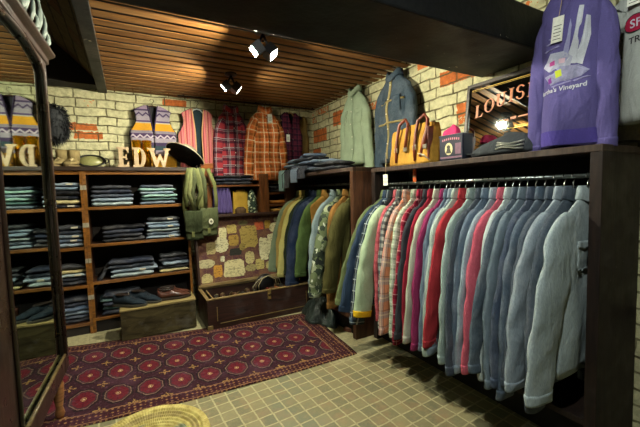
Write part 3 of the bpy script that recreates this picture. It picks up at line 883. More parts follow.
tart_red = plaid('#96223a', [(.05, 0, .35, '#3a0d18', .55), (.05, .6, .08, '#d8c0b8', .5)])
pl_bluebk = plaid('#41505e', [(.06, 0, .4, '#14181f', .7), (.06, .65, .1, '#b9c2c4', .6)])
pl_check = plaid('#aab0a8', [(.036, 0, .45, '#1c2230', .75)])
pl_peach = plaid('#d98a68', [(.09, 0, .42, '#8f8e92', .65), (.09, .55, .06, '#4a4448', .6), (.09, .82, .08, '#e8c9a8', .5)])
pl_green = plaid('#b9c2a8', [(.045, 0, .2, '#5d6e58', .6), (.045, .5, .12, '#e6e6d8', .6)])
pl_pinkish = plaid('#b0575e', [(.05, 0, .3, '#7c2e38', .5)])
D = denim
R1 = [  # near end first: short name, material, options
 ('light-washed denim jacket with a chest pocket', D('#98a6aa', .5, 1), dict(pocket='both', placket=True, L=.72, SL=.655, spread=.12, swing=-.01, a0=.115, a1=.085, bz=.9), 'black'),
 ('dark slate denim jacket', D('#3e4854', .25, 2), {}, 'black'),
 ('pale denim jacket with whitened seams', D('#8895a0', .5, 3), {}, 'black'),
 ('smoky grey-blue denim jacket', D('#434d5a', .3, 4), {}, 'wood'),
 ('mid blue denim jacket with worn elbows', D('#4c5a6a', .4, 0), dict(a1=.06), 'black'),
 ('dusty indigo denim jacket', D('#3a4558', .3, 1), dict(spread=.10), 'black'),
 ('grey-blue work shirt', cloth('#66747f', .2), {}, 'black'),
 ('steel blue denim jacket', D('#4c5966', .35, 3), dict(spread=.09, swing=.03, a1=.065), 'black'),
 ('white-trimmed pale chambray shirt', cloth('#a9b4b4', .15), {}, 'black'),
 ('coral pink denim jacket on the yellow hanger', D('#b65466', .12, 1), dict(spread=.08, swing=.02, SL=.70), 'yellow'),
 ('light blue-grey denim shirt', D('#8494a0', .4, 4), {}, 'black'),
 ('faded denim jacket with frayed cuffs', D('#566678', .4, 2), {}, 'black'),
 ('charcoal blue denim jacket', D('#39434f', .3, 1), dict(spread=.09), 'black'),
 ('pale grey-green denim jacket', D('#8fa09c', .4, 0), {}, 'black'),
 ('bright red sweatshirt', cloth('#a03038', .15), dict(cuff=True), 'black'),
 ('pale mint denim shirt', D('#9fb0a6', .4, 3), dict(a1=.062, SL=.72), 'black'),
 ('bluish grey cotton shirt', cloth('#7d8a96', .2), {}, 'black'),
 ('dull slate blue shirt', cloth('#5d6b7c', .2), {}, 'black'),
 ('magenta shirt', cloth('#862c56', .15), {}, 'black'),
 ('light beige-grey jacket', cloth('#a6aa98', .12), dict(a0=.085, a1=.07, spread=.09), 'black'),
 ('dark crimson shirt', cloth('#801c2e', .15), dict(spread=.06), 'black'),
 ('charcoal wool shirt', cloth('#33363c', .2), {}, 'black'),
 ('red and black tartan shirt', tart_red, dict(SL=.76, spread=.08, a1=.05), 'wood'),
 ('white and green checked shirt', pl_green, dict(SL=.72), 'black'),
 ('peach and grey plaid shirt', pl_peach, dict(SL=.74, spread=.09, a1=.062, a0=.085), 'wood'),
 ('navy and white gingham shirt', pl_check, dict(spread=.07), 'yellow'),
 ('dusty pink shirt', pl_pinkish, {}, 'wood'),
 ('mint green jacket with black shoulders', cloth('#2a2f30', .15), dict(sleeve_mat=cloth('#9db192', .12), cuffmat=cloth('#d3a81c', .1), a0=.095, a1=.080, spread=.16, SL=.66, bz=1.5), 'wood'),
 ('blue and black plaid flannel shirt', pl_bluebk, dict(SL=.72, spread=.17), 'wood'),
 ('navy blue cotton jacket', cloth('#2f3f54', .2), dict(SL=.66, spread=.19), 'wood'),
 ('olive green canvas shirt', cloth('#5d6844', .2), dict(SL=.62, spread=.20), 'wood'),
]
HM = {'black': M_hblack, 'wood': M_hwood, 'yellow': M_hyel}
r = random.Random(5)
YS1 = [.713, .765, .80, .838, .88, .92, .96, .995, 1.03, 1.067, 1.11, 1.155, 1.19, 1.245, 1.300, 1.345, 1.375, 1.405, 1.435, 1.485, 1.53, 1.57, 1.625, 1.675, 1.755, 1.815, 1.845, 1.885, 1.915, 1.935, 1.955]
n = len(R1)
for k, (nm, m, op, hg) in enumerate(R1):
    y = YS1[k]
    o = dict(L=r.uniform(.70, .78), SL=r.uniform(.66, .74), spread=r.uniform(.055, .085), swing=r.uniform(-.02, .045), W=r.uniform(.195, .21), T=.019, a0=r.uniform(.085, .10), a1=r.uniform(.055, .07), flare=0)
    o.update(op)
    rz = r.uniform(-.03, .03) + (.36 * max(0, (y - .72)) / 1.1 if y < 1.83 else max(0, .36 * (1.95 - y) / .12))
    nz = Z1 - .080
    pos = 'at the near end of the long rack' if k == 0 else ('at the far end of the long rack' if k == n - 1 else 'on the long rack')
    where = '' if k in (0, n - 1) else f', hung behind the {R1[k-1][0].split(" with ")[0].split(" on the ")[0]}'
    cat = 'jacket' if 'jacket' in nm else 'sweatshirt' if 'sweat' in nm else 'shirt'
    lab = f'{nm} {pos}' if k in (0, n - 1) else f'{nm}{where}'
    garment('hanging_' + cat, lab, cat, m, (X1, y, nz), rz, seed=k + 11, group='garments on the long rack', backspread=-.09, **o)
    hanger((X1, y, nz), rz, f'{hg if hg != "wood" else "wooden"} hanger on the long rack under the {nm.split(" with ")[0].split(" on the ")[0]}', HM[hg], 'hangers on the long rack', W=.17)
R2 = [
 ('olive wool jacket with lapels', cloth('#4d4a26', .2), dict(SL=.62, spread=.10, a0=.095, a1=.07, swing=.05, bz=1.5), 'wood'),
 ('long tan corduroy coat', cloth('#866230', .15), dict(L=.82, SL=.78, spread=.02), 'wood'),
 ('green camouflage jacket', camo(), dict(SL=.70, spread=.12, a0=.09, a1=.085, bz=1.7, swing=.04), 'wood'),
 ('pale washed denim shirt', D('#7f9294', .4, 2), dict(SL=.62, spread=.08), 'wood'),
 ('mustard suede waistcoat', cloth('#967034', .15), dict(sleeves=(), L=.66, W=.225, T=.030), 'wood'),
 ('leaf green shirt', cloth('#4f6638', .2), dict(SL=.62), 'black'),
 ('deep navy denim jacket', D('#1e2c46', .15, 1), dict(SL=.72, spread=.12, a0=.09, a1=.07, bz=1.5), 'black'),
 ('dark blue work jacket', cloth('#1f2c40', .2), dict(SL=.66), 'black'),
 ('greenish black shirt', cloth('#25301f', .2), {}, 'wood'),
 ('cream yellow jacket', cloth('#b3ac68', .14), dict(SL=.68, spread=.12, a1=.06, bz=1.2), 'wood'),
 ('sand coloured jacket', cloth('#a08a4c', .14), dict(SL=.62, spread=.07), 'wood'),
 ('dull sage green shirt', cloth('#77866c', .16), dict(SL=.66, spread=.14, a1=.055), 'wood'),
]
n = len(R2)
ys2 = [2.30, 2.40, 2.50, 2.60, 2.74, 2.83, 2.92, 3.0, 3.07, 3.13, 3.20, 3.265]
for k, (nm, m, op, hg) in enumerate(R2):
    y = ys2[k]
    o = dict(L=.70, SL=r.uniform(.6, .68), spread=r.uniform(.05, .08), swing=r.uniform(-.01, .04), W=r.uniform(.19, .205), T=.024, a0=.085, a1=.062, flare=0)
    o.update(op); rz = .40 - .38 * k / n + r.uniform(-.05, .05); nz = Z2 - .080
    cat = 'waistcoat' if 'waistcoat' in nm else 'coat' if 'coat' in nm else 'jacket' if 'jacket' in nm else 'shirt'
    pos = 'nearest the post of the corner rack' if k == 0 else f'on the corner rack behind the {R2[k-1][0].split(" with ")[0]}'
    garment('hanging_' + cat, f'{nm} {pos}', cat, m, (X2, y, nz), rz, seed=k + 61, group='garments on the corner rack', backspread=-.09, **o)
    hanger((X2, y, nz), rz, f'{hg if hg != "wood" else "wooden"} hanger on the corner rack under the {nm.split(" with ")[0]}', HM[hg], 'hangers on the corner rack', W=.17)

# jeans heaped on the corner rack
hp = [('indigo', 1.52, 2.50, 0, .3), ('charcoal', 1.53, 2.50, 1, .1), ('slate', 1.53, 2.83, 0, -.2), ('navy', 1.55, 2.86, 1, .3), ('mid blue', 1.54, 2.85, 2, .0), ('black', 1.53, 3.16, 0, .2),
      ('slate', 1.53, 3.14, 1, -.3), ('grey blue', 1.54, 3.18, 2, .15), ('faded blue', 1.53, 3.13, 3, -.1), ('indigo', 1.53, 2.95, 3, .25), ('grey blue', 1.60, 2.70, 2, .4), ('mid blue', 1.58, 3.0, 4, -.3)]
for k, (c, x, y, lv, a) in enumerate(hp):
    where = 'near end' if y < 2.6 else 'middle' if y < 3.0 else 'far end'
    folded(.30, .22, .036, c, 300 + k, (x, y, 1.284 + lv * .036), PI / 2 + a, f'{c} crumpled jeans, {"lowest" if lv == 0 else "layer " + ["", "two", "three", "four", "five"][lv]} of the heap on the corner rack, {where}', 'jeans heaped on the corner rack', tilt=(r.uniform(-.05, .05), r.uniform(-.06, .06)), name='folded_jeans')
# trousers sliding down from the heap over the rack front
for k, (y, c, dl) in enumerate(((3.17, 'charcoal', .16), (3.01, 'grey blue', .11), (3.28, 'pale teal', .19), (2.86, 'indigo', .08))):
    t = thing('draped_jeans', f'{c} jeans leg drooping over the front of the corner rack', 'jeans', (1.42, y, 1.284), 0, 'jeans drooping from the corner rack')
    b = MB()
    def fn(u, v, k=k, dl=dl):
        yy = (u - .5) * .15 + .02 * v * (-1) ** k; f = .008 * math.sin(u * 17 + k + v * 3)
        s_ = v * (.14 + .03 + dl)
        if s_ < .14: x, z = .14 - s_, .035 + .015 * math.sin(s_ * 30) + f
        elif s_ < .19: a = (s_ - .14) / .05 * PI / 2; x, z = -.032 * math.sin(a), .003 + .032 * math.cos(a) + f
        else: x, z = -.034 + f, .003 - (s_ - .19)
        return (x, yy, z)
    b.sheet(fn, 16, 26, .014)
    b.build('denim_leg', D(JC[c], .35, k), t)

# ------------------------------------------------------------------ garments on the back wall
t = thing('hanging_rail', 'thin dark rail under the slats holding the plaid shirts', 'rail', (1.2, 3.48, ZC - .012))
MB().tube([(-.75, 0, 0), (.68, 0, 0)], .006, 8).build('rod', M_black, t)
for x in (-.7, .0, .66): MB().box((x - .006, -.008, -.004), (x + .006, .008, .012)).build('bracket', M_black, t, smooth=False)
pl_blue = plaid('#a93a42', [(.085, 0, .48, '#1a2136', .68), (.085, .58, .05, '#cfd3d8', .7), (.085, .74, .04, '#cfd3d8', .5), (.17, .05, .10, '#14182a', .6)])
pl_orange = plaid('#d06a30', [(.10, 0, .30, '#4a4020', .5), (.10, .42, .10, '#f0e0b8', .75), (.10, .62, .06, '#7a3018', .5), (.05, .1, .2, '#e89a58', .35)])
pl_plum = plaid('#5e2438', [(.06, 0, .45, '#20162a', .7), (.06, .6, .05, '#a04858', .5)])
zw = ZC - .012 - .08
g1, s1 = garment('hanging_shirt', 'blue and red plaid flannel shirt hanging between striped waistcoat and orange shirt', 'shirt', pl_blue, (.935, 3.47, zw), .10, L=.70, W=.135, T=.045, SL=.60, spread=-.005, seed=201, placket=True, pocket='both', a0=.055, a1=.048, group='garments on the back wall', bz=.8, flare=.0)
g2, s2 = garment('hanging_shirt', 'orange and cream plaid shirt with a white price tag on the back wall', 'shirt', pl_orange, (1.275, 3.43, zw + .01), .06, L=.72, W=.165, T=.045, SL=.60, spread=.02, seed=202, placket=True, pocket='both', a0=.058, a1=.05, group='garments on the back wall', bz=.8, flare=.0)
hanger((.935, 3.47, zw), .10, 'black hanger holding the blue and red plaid shirt', M_hblack, 'hangers on the back wall', W=.12)
hanger((1.275, 3.43, zw + .01), .06, 'black hanger holding the orange plaid shirt', M_hblack, 'hangers on the back wall', W=.14)
def price_tag(p, label, R=(0, 0, 0), w=.032, h=.055, string=.05, lines=4, group='price tags', rz=0):
    t = thing('price_tag', label, 'price tag', p, rz, group, rot=R if rz == 0 else None)
    b = MB(); b.box((-w / 2, -.001, -h), (w / 2, .001, 0)); b.build('card', plain('#d8d8cc', .6), t, smooth=False)
    pr_ = MB()
    for k in range(lines):
        ww = w * (.30 if k % 2 else .36); z = -h * (.35 + .13 * k)
        pr_.box((-ww, -.0016, z - .002), (ww, -.0009, z + .0006))
    pr_.build('print', plain('#3a3a38', .7), t, smooth=False)
    MB().tube([(0, 0, -.004), (.004, .002, string * .5), (0, .006, string)], .0012, 5).build('string', plain('#b5a078', .8), t)
    return t
price_tag((1.305, 3.365, 1.905), 'white price tag at the collar of the orange plaid shirt', w=.05, h=.085)

def vest(name, label, loc, W, L, front, back, V=.26, gap=.004, T=.03, rz=0, edge=None, seed=1, group=None, buttons=0, armd=.0):
    t = thing(name, label, 'waistcoat', loc, rz, group)
    r = random.Random(seed); ph = r.random() * 6
    def xo(z):
        if z < .045: return .062 + (W * .80 - .062) * (z / .045)
        if z < .24:
            q = (z - .045) / .195; return W * (.80 - .13 * math.sin(PI * q) + .20 * q ** 2)
        return W * (1.0 - .04 * math.sin((z - .24) * 6))
    def xi(z): return max(gap, .040 * (1 - z / V)) if gap < .02 else gap + max(0, .052 - gap) * max(0, 1 - z / V) + .012 * math.sin(z * 5 + ph) * min(1, z / .2)
    def yy(x, z): return -T * math.sqrt(max(0, 1 - min(1, abs(x) / (W * 1.02)) ** 2)) - .006 * math.sin(x * 40 + ph + z * 6) * min(1, z * 4)
    for s in (-1, 1):
        b = MB()
        def fn(u, v, s=s):
            z = v * L; a, c = xi(z), xo(z); x = a + (c - a) * u
            return (s * x, yy(s * x, z), -z - (.012 * u * (1 if v == 1 else 0)))
        b.sheet(fn, 12, 26, .004 * (1 if s > 0 else -1), uvf=lambda u, v, s=s: (s * (xi(v * L) + (xo(v * L) - xi(v * L)) * u), -v * L))
        b.build('front_panel', front, t)
        if edge:
            e = MB(); pts = []
            for k in range(18):
                z = (min(V, L) if gap < .02 else L * .98) * k / 17; x = s * (xi(z) + .001); pts.append((x, yy(x, z) - .003, -z))
            e.tube(pts, .0055, 8); e.build('edging', edge, t)
    b = MB(); b.sheet(lambda u, v: ((2 * u - 1) * xo(v * L), T * .5 * math.sqrt(max(0, 1 - (2 * u - 1) ** 2)), -v * L + .004), 18, 24, .004, uvf=lambda u, v: ((2 * u - 1) * xo(v * L), -v * L))
    b.build('back_panel', back, t, label='plain lining seen in the neck opening')
    for k in range(buttons):
        z = V + .02 + k * (L - V - .05) / max(1, buttons - 1)
        MB().lathe([(0, 0), (.007, 0), (.007, .003), (0, .004)], 12, Matrix.Translation((.012, yy(.012, z) - .006, -z)) @ Matrix.Rotation(PI / 2, 4, 'X')).build('button', plain('#2a2018', .4), t)
    return t
vest('knit_waistcoat', 'purple, yellow and white zigzag knitted waistcoat hanging above the wooden letters', (.235, 3.55, 1.925), .195, .56, fairisle(), cloth('#2b2a2e', .2), V=.24, edge=cloth('#3a2f4a', .1), seed=3, group='garments on the back wall', buttons=4)
hanger((.235, 3.552, 1.925), 0, 'dark wooden hanger holding the zigzag knitted waistcoat', wood('#4a2c14', '#2a160a'), 'hangers on the back wall', W=.13, hook_h=.06)
pinkst = vstripes(((0, '#d8787a'), (.30, '#8a3444'), (.38, '#e09488'), (.52, '#8b3a3c'), (.60, '#e0b088'), (.68, '#a8434c'), (.86, '#4a1f2a'), (.92, '#cf6a66')), .05)
vest('striped_waistcoat', 'pink striped open waistcoat with dark teal lining hanging over the black hat', (.625, 3.53, 1.925), .185, .60, pinkst, cloth('#26363c', .2), V=.40, gap=.034, edge=cloth('#d0a878', .1), seed=5, group='garments on the back wall')
hanger((.625, 3.532, 1.925), 0, 'pale hanger holding the pink striped waistcoat', plain('#b9c2c4', .35), 'hangers on the back wall', W=.13, hook_h=.075)
vest('plaid_waistcoat', 'dark plum plaid waistcoat hanging in the corner beside the orange shirt', (1.575, 3.47, zw + .01), .15, .56, pl_plum, cloth('#14141c', .2), V=.14, seed=8, group='garments on the back wall', buttons=4, rz=.1)
hanger((1.575, 3.472, zw + .01), .1, 'light wooden hanger holding the plum plaid waistcoat', M_hwood, 'hangers on the back wall', W=.12)
price_tag((1.525, 3.42, 1.72), 'white price tag on the plum plaid waistcoat', w=.04, h=.075)
vest('quilted_waistcoat', 'olive brown quilted waistcoat half hidden behind the plum plaid one', (1.715, 3.55, zw - .0), .13, .50, cloth('#7a6436', .25), cloth('#3a3020', .2), V=.06, seed=9, group='garments on the back wall', rz=.05)
hanger((1.715, 3.552, zw), .05, 'black hanger holding the olive brown quilted waistcoat', M_hblack, 'hangers on the back wall', W=.10)

# ------------------------------------------------------------------ right wall jackets
RZ = -PI / 2
g, s = garment('hanging_jacket', 'pale mint white cotton jacket hanging on the right brick wall', 'jacket', cloth('#8f9f84', .14), (1.84, 2.62, 2.005), RZ + .10, L=.66, W=.145, T=.040, SL=.60, spread=.015, seed=301, placket=True, a0=.058, a1=.05, group='jackets on the right wall', bz=.7, pocket='both', flare=0)
hanger((1.84, 2.62, 2.005), RZ + .10, 'black hanger holding the pale mint white jacket', M_hblack, 'hangers on the right wall', W=.125, hook_h=.04)
g, s = garment('hanging_jacket', 'dark blue denim jacket with tan stitching hanging above the gold bag', 'jacket', D('#35434e', .18, 1), (1.835, 2.085, 1.985), RZ, L=.66, W=.175, T=.045, SL=.60, spread=.0, seed=302, placket=cloth('#94875c', .1), a0=.06, a1=.052, group='jackets on the right wall', bz=.7, pocket='both', flare=0)
for z in (.20, .36):
    MB().sheet(lambda u, v: s((2 * u - 1) * .15, z + v * .014, .004), 16, 2, -.002).build('stitch_band', cloth('#82754c', .2), g)
hanger((1.835, 2.085, 1.985), RZ, 'black hanger holding the dark blue denim jacket', M_hblack, 'hangers on the right wall', W=.15, hook_h=.05)

# ------------------------------------------------------------------ on the long rack top
ZT = 1.269
t = thing('tote_bag', 'golden yellow canvas tote with brown leather straps on the rack top', 'bag', (1.665, 1.70, ZT), RZ)
M_can = cloth('#a67c30', .35); M_lea = leather('#6b2c18')
b = MB()
def fn(u, v):
    a = 2 * PI * u; c, q = math.cos(a), math.sin(a)
    w = .195 - .010 * v; d = .075 - .045 * v ** 1.5
    x = w * math.copysign(abs(c) ** .35, c); y = d * math.copysign(abs(q) ** .4, q)
    return (x + .004 * math.sin(v * 9 + a), y + .007 * math.sin(x * 26 + v * 4) * v, .245 * v + (.012 * math.sin(x * 11 + 1) if v > .95 else 0))
base = b.grid(fn, 48, 16); b.face([base + i for i in range(48)][::-1])
b.build('canvas_body', M_can, t)
for sx in (-.095, .075):
    o = MB(); 
    pts = [(sx, -.075, .02), (sx, -.078, .10), (sx, -.066, .19), (sx + .004, -.050, .27), (sx + .045, -.035, .30), (sx + .085, -.05, .265), (sx + .088, -.066, .19), (sx + .088, -.078, .11)]
    o.tube(pts, .011, 8, sq=.9); o.build('strap', M_lea, t)
    for q in (sx, sx + .088): MB().cbox((q, -.080, .10), (.032, .008, .03)).build('buckle', plain('#a8a294', .3, .9), t, smooth=False, bevel=.003)
MB().cbox((.175, -.02, .12), (.012, .10, .20)).build('side_flap', M_lea, t, smooth=False, bevel=.004)
MB().tube([(.12, -.07, .04), (.13, -.05, .15), (.14, -.02, .24), (.15, .02, .25)], .014, 8, sq=.8).build('strap', M_lea, t)
price_tag((1.575, 1.56, 1.325), 'folded white paper tag lying at the foot of the gold tote', R=(.9, .2, RZ - .3), w=.085, h=.055, string=.02)
price_tag((1.553, 1.868, 1.215), 'greenish white swing tag hanging off the rack edge below the gold tote', R=(0, 0, RZ), w=.045, h=.075, string=.15)
t = thing('leather_keyring', 'small orange leather loop hanging below the rack top', 'strap', (1.62, 1.66, 1.240), RZ)
MB().box((-.014, -.003, -.085), (.014, .003, 0)).build('tab', leather('#b8521c'), t, smooth=False, bevel=.002)
MB().cbox((0, -.004, -.05), (.018, .004, .012)).build('clasp', plain('#a8a294', .3, .9), t, smooth=False)

t = thing('label_tin', 'dark blue rectangular tin with cream oval label beside the gold tote', 'tin', (1.635, 1.352, ZT), RZ + .05)
MB().box((-.078, -.045, 0), (.078, .045, .135)).build('tin_body', plain('#1c2030', .35), t, smooth=False, bevel=.006)
MB().box((-.080, -.047, .128), (.080, .047, .142)).build('lid', plain('#28293a', .3), t, smooth=False, bevel=.004)
M_crm = plain('#c9be8e', .6)
b = MB(); b.lathe([(0, 0), (.034, 0), (.034, .0015), (0, .0015)], 28, Matrix.Translation((-.012, -.0455, .062)) @ Matrix.Rotation(PI / 2, 4, 'X') @ Matrix.Diagonal((.72, 1, 1, 1)))
lab = b.build('oval_label', M_crm, t, smooth=False)
b = MB(); b.lathe([(0, 0), (.011, 0), (.011, .001), (0, .001)], 16, Matrix.Translation((-.012, -.0472, .072)) @ Matrix.Rotation(PI / 2, 4, 'X')); b.prism([(-.030, .038), (.006, .038), (-.004, .066), (-.020, .066)], -.0482, -.0472)
b.build('portrait', plain('#3c3a30', .6), lab, smooth=False)
b = MB()
for k in range(9):      # lettering band, illegible in the photo
    b.cbox((-.052 + k * .013, -.0455, .112 + .006 * math.sin(k * PI / 8)), (.007, .001, .012))
b.build('lettering', plain('#b06a78', .6), t, smooth=False)
b = MB(); b.box((-.070, -.0458, .010), (.070, -.045, .020)); b.box((.030, -.0458, .03), (.066, -.045, .09)); b.build('border_print', plain('#6a4a5c', .6), t, smooth=False)
t = thing('pink_cloth', 'bright pink crumpled cloth lying on the label tin', 'cloth', (1.65, 1.385, ZT + .145))
b = MB()
def fn(u, v):
    a = 2 * PI * u; rr = .045 * math.sin(PI * v * .5) ** .7 * (1 + .2 * math.sin(3 * a + 1)); z = .05 * math.cos(PI * v * .5) * (1 + .2 * math.sin(2 * a))
    return (rr * math.cos(a), rr * math.sin(a) * 1.1, max(0.001, z))
base = b.grid(fn, 24, 10); b.build('cloth_body', cloth('#d03a6a', .2), t)

# lettered bar mirror
TL = math.radians(7)
t = thing('lettered_mirror', 'framed mirror lettered LOUISIANA leaning on the wall behind the purple sweater', 'mirror', (1.795, 1.10, ZT + .004), rot=(-TL, 0, RZ))
# local: x -> world -Y, y -> world +X (back), z up; top leans back
mw, mh, fw = .335, .455, .022
for lo, hi in (((-mw, -.012, 0), (mw, .012, fw)), ((-mw, -.012, mh - fw), (mw, .012, mh)), ((-mw, -.012, fw), (-mw + fw, .012, mh - fw)), ((mw - fw, -.012, fw), (mw, .012, mh - fw))):
    MB().box(lo, hi).build('frame_rail', wood('#4c4238', '#241e18', .4), t, smooth=False, bevel=.003)
def mirror_mat(c, rough=.02):
    N = NT('mirror_glass'); N.bs(Base_Color=c, Metallic=1.0, Roughness=rough); return N.m
gl = MB().box((-mw + fw, -.002, fw), (mw - fw, .004, mh - fw)).build('mirror_glass', mirror_mat((.62, .66, .62)), t, smooth=False)
MB().box((-mw, .005, 0), (mw, .011, mh)).build('backing', M_back, t, smooth=False)
# serif letters drawn as polygons on a 0..1 box
def serif(ch):
    s = .13; P = []
    def v(x0, x1=None, w=.20): P.append([(x0 - w / 2, 0), (x0 + w / 2, 0), (x0 + w / 2, 1), (x0 - w / 2, 1)]); P.append([(x0 - w, 0), (x0 + w, 0), (x0 + w, .06), (x0 - w, .06)]); P.append([(x0 - w, .94), (x0 + w, .94), (x0 + w, 1), (x0 - w, 1)])
    def arc(cx, cz, rx, rz, a0, a1, w0, w1, nn=18):
        for k in range(nn):
            A, B = a0 + (a1 - a0) * k / nn, a0 + (a1 - a0) * (k + 1) / nn
            wid = lambda a: w0 + (w1 - w0) * abs(math.cos(a))
            o = lambda a: (cx + rx * math.cos(a), cz + rz * math.sin(a)); i = lambda a: (cx + (rx - wid(a)) * math.cos(a), cz + (rz - .07) * math.sin(a))
            P.append([o(A), o(B), i(B), i(A)])
    if ch == 'L': v(.22); P.append([(.1, 0), (.72, 0), (.78, .26), (.72, .26), (.62, .07), (.1, .07)])
    elif ch == 'I': v(.3)
    elif ch == 'O': arc(.45, .5, .45, .52, 0, 2 * PI, .07, .19, 28)
    elif ch == 'U': v(.2); P.append([(.68, .3), (.75, .3), (.75, 1), (.68, 1)]); P.append([(.55, .94), (.88, .94), (.88, 1), (.55, 1)]); arc(.425, .32, .325, .34, PI, 2 * PI, .07, .15); P[0:3] = [[(.1, .3), (.3, .3), (.3, 1), (.1, 1)], [(.0, .94), (.4, .94), (.4, 1), (.0, 1)]]
    elif ch == 'S': arc(.4, .74, .32, .27, .15 * PI, 1.5 * PI, .07, .16); arc(.4, .27, .34, .28, -.95 * PI, .5 * PI, .07, .16); 
    elif ch == 'A': P += [[(.0, 0), (.08, 0), (.42, 1), (.36, 1)], [(.62, 0), (.84, 0), (.50, 1), (.36, 1)], [(.16, .33), (.62, .33), (.60, .40), (.18, .40)], [(-.08, 0), (.2, 0), (.2, .05), (-.08, .05)], [(.52, 0), (.94, 0), (.94, .05), (.52, .05)]]
    elif ch == 'N': P += [[(.1, 0), (.17, 0), (.17, 1), (.1, 1)], [(.1, 1), (.30, 1), (.80, 0), (.68, 0)], [(.73, 0), (.80, 0), (.80, 1), (.73, 1)], [(-.02, .94), (.2, .94), (.2, 1), (-.02, 1)], [(.6, .94), (.92, .94), (.92, 1), (.6, 1)], [(0, 0), (.28, 0), (.28, .05), (0, .05)]]
    return P
M_org = plain('#b0622c', .5)
word = 'LOUISIANA'; adv = {'I': .62, 'L': .9, 'O': 1.02, 'U': 1.0, 'S': .86, 'A': 1.0, 'N': 1.02}; tot = sum(adv.get(c, 1.08) for c in word)
x = -mw + .062; cs = (2 * mw - .124) / tot
b = MB(); lx = x
for ch in word:
    q = (lx + mw) / (2 * mw)
    zb = .225 + .075 * math.sin(PI * q) ; hh = .074
    for p in serif(ch): b.prism([(lx + px_ * cs, zb + pz * hh + .10 * (px_ * cs) * math.cos(PI * q)) for px_, pz in p], -.0045, -.0022)
    lx += adv.get(ch, 1.08) * cs
b.build('lettering', M_org, gl, smooth=False)
b = MB(); xx = -.11
for k, (w, h) in enumerate(((.05, .022), (.03, .03), (.06, .02), (.04, .03), (.05, .022))):   # small second line, illegible in the photo
    b.prism([(xx, .195 + .004 * k), (xx + w, .197 + .004 * k), (xx + w, .195 + h * .5 + .004 * k), (xx, .193 + h * .5 + .004 * k)], -.004, -.0022); xx += w + .012
b.build('scroll_print', M_org, gl, smooth=False)
b = MB(); b.box((-.06, -.004, .150), (.13, -.0022, .154)); b.box((-.02, -.004, .160), (.16, -.0022, .163)); b.box((-mw + .03, -.004, mh - .040), (mw - .03, -.0022, mh - .037)); b.box((-mw + .03, -.004, mh - .047), (mw - .03, -.0022, mh - .0455))
b.build('gilt_lines', plain('#a88a3c', .4, .5), gl, smooth=False)

# dark flat cap with silvery braid in front of the mirror
t = thing('flat_cap', 'dark grey flat cap with silver braid lying before the lettered mirror', 'cap', (1.665, 1.085, ZT + .002), RZ)
b = MB()
def fn(u, v):
    a = 2 * PI * u; k = math.sin(PI / 2 * v)
    rx, ry = .175 * k, .095 * k
    z = .085 * math.cos(PI / 2 * v) ** .8 * (1 + .25 * math.cos(a)) 
    return (rx * math.cos(a), ry * math.sin(a), .006 + z + .006 * math.sin(3 * a) * k * (1 - v))
base = b.grid(fn, 36, 14); b.face([base + 14 * 37 + i for i in range(36)])
b.build('crown', cloth('#3b3f42', .25), t)
b = MB(); b.sheet(lambda u, v: (-.17 - .07 * v * math.sin(PI * u) + .06 * abs(2 * u - 1) ** 2, (u - .5) * .15, .012 + .006 * v), 14, 6, .005); b.build('peak', cloth('#33373a', .25), t)
for k in range(3):
    MB().tube([(.02 + .05 * q, -.095 + .006 * k + .004 * q * q, .024 + k * .013 + .006 * math.sin(q * 2.2 + k)) for q in (0, .6, 1.2, 1.8, 2.4)], .005, 6).build('braid', plain('#9a9c90', .35, .7), t)

# ------------------------------------------------------------------ sweaters hanging in front of the beam
t = thing('hanging_rail', 'thin dark rail above the purple sweater at the right wall', 'rail', (1.66, .60, 2.075))
MB().tube([(0, -.75, 0), (0, .40, 0)], .007, 8).build('rod', M_black, t)
MB().tube([(.105, -.75, 0), (.105, .40, 0)], .007, 8).build('rod', M_black, t)
for y in (-.6, .3): MB().tube([(0, y, 0), (.105, y, 0)], .005, 6).build('cross_rod', M_black, t)
for y in (-.6, .3): MB().tube([(0, y, 0), (0, y, .255)], .005, 6).build('hanger_rod', M_black, t)
M_pur = cloth('#575085', .10)
gs, sf = garment('hanging_sweatshirt', 'purple sweatshirt printed with a sailing boat hanging over the long rack', 'sweatshirt', M_pur, (1.655, .780, 1.965), RZ, L=.685, W=.122, T=.050, SL=.585, spread=.004, seed=405, collar='crew', a0=.050, a1=.034, bz=.55, flare=-.012, cuff=True, backspread=-.012)
hanger((1.655, .780, 1.965), RZ, 'black hanger holding the purple sweatshirt', M_hblack, 'hangers on the rail by the right wall', W=.115, hook_h=.115)
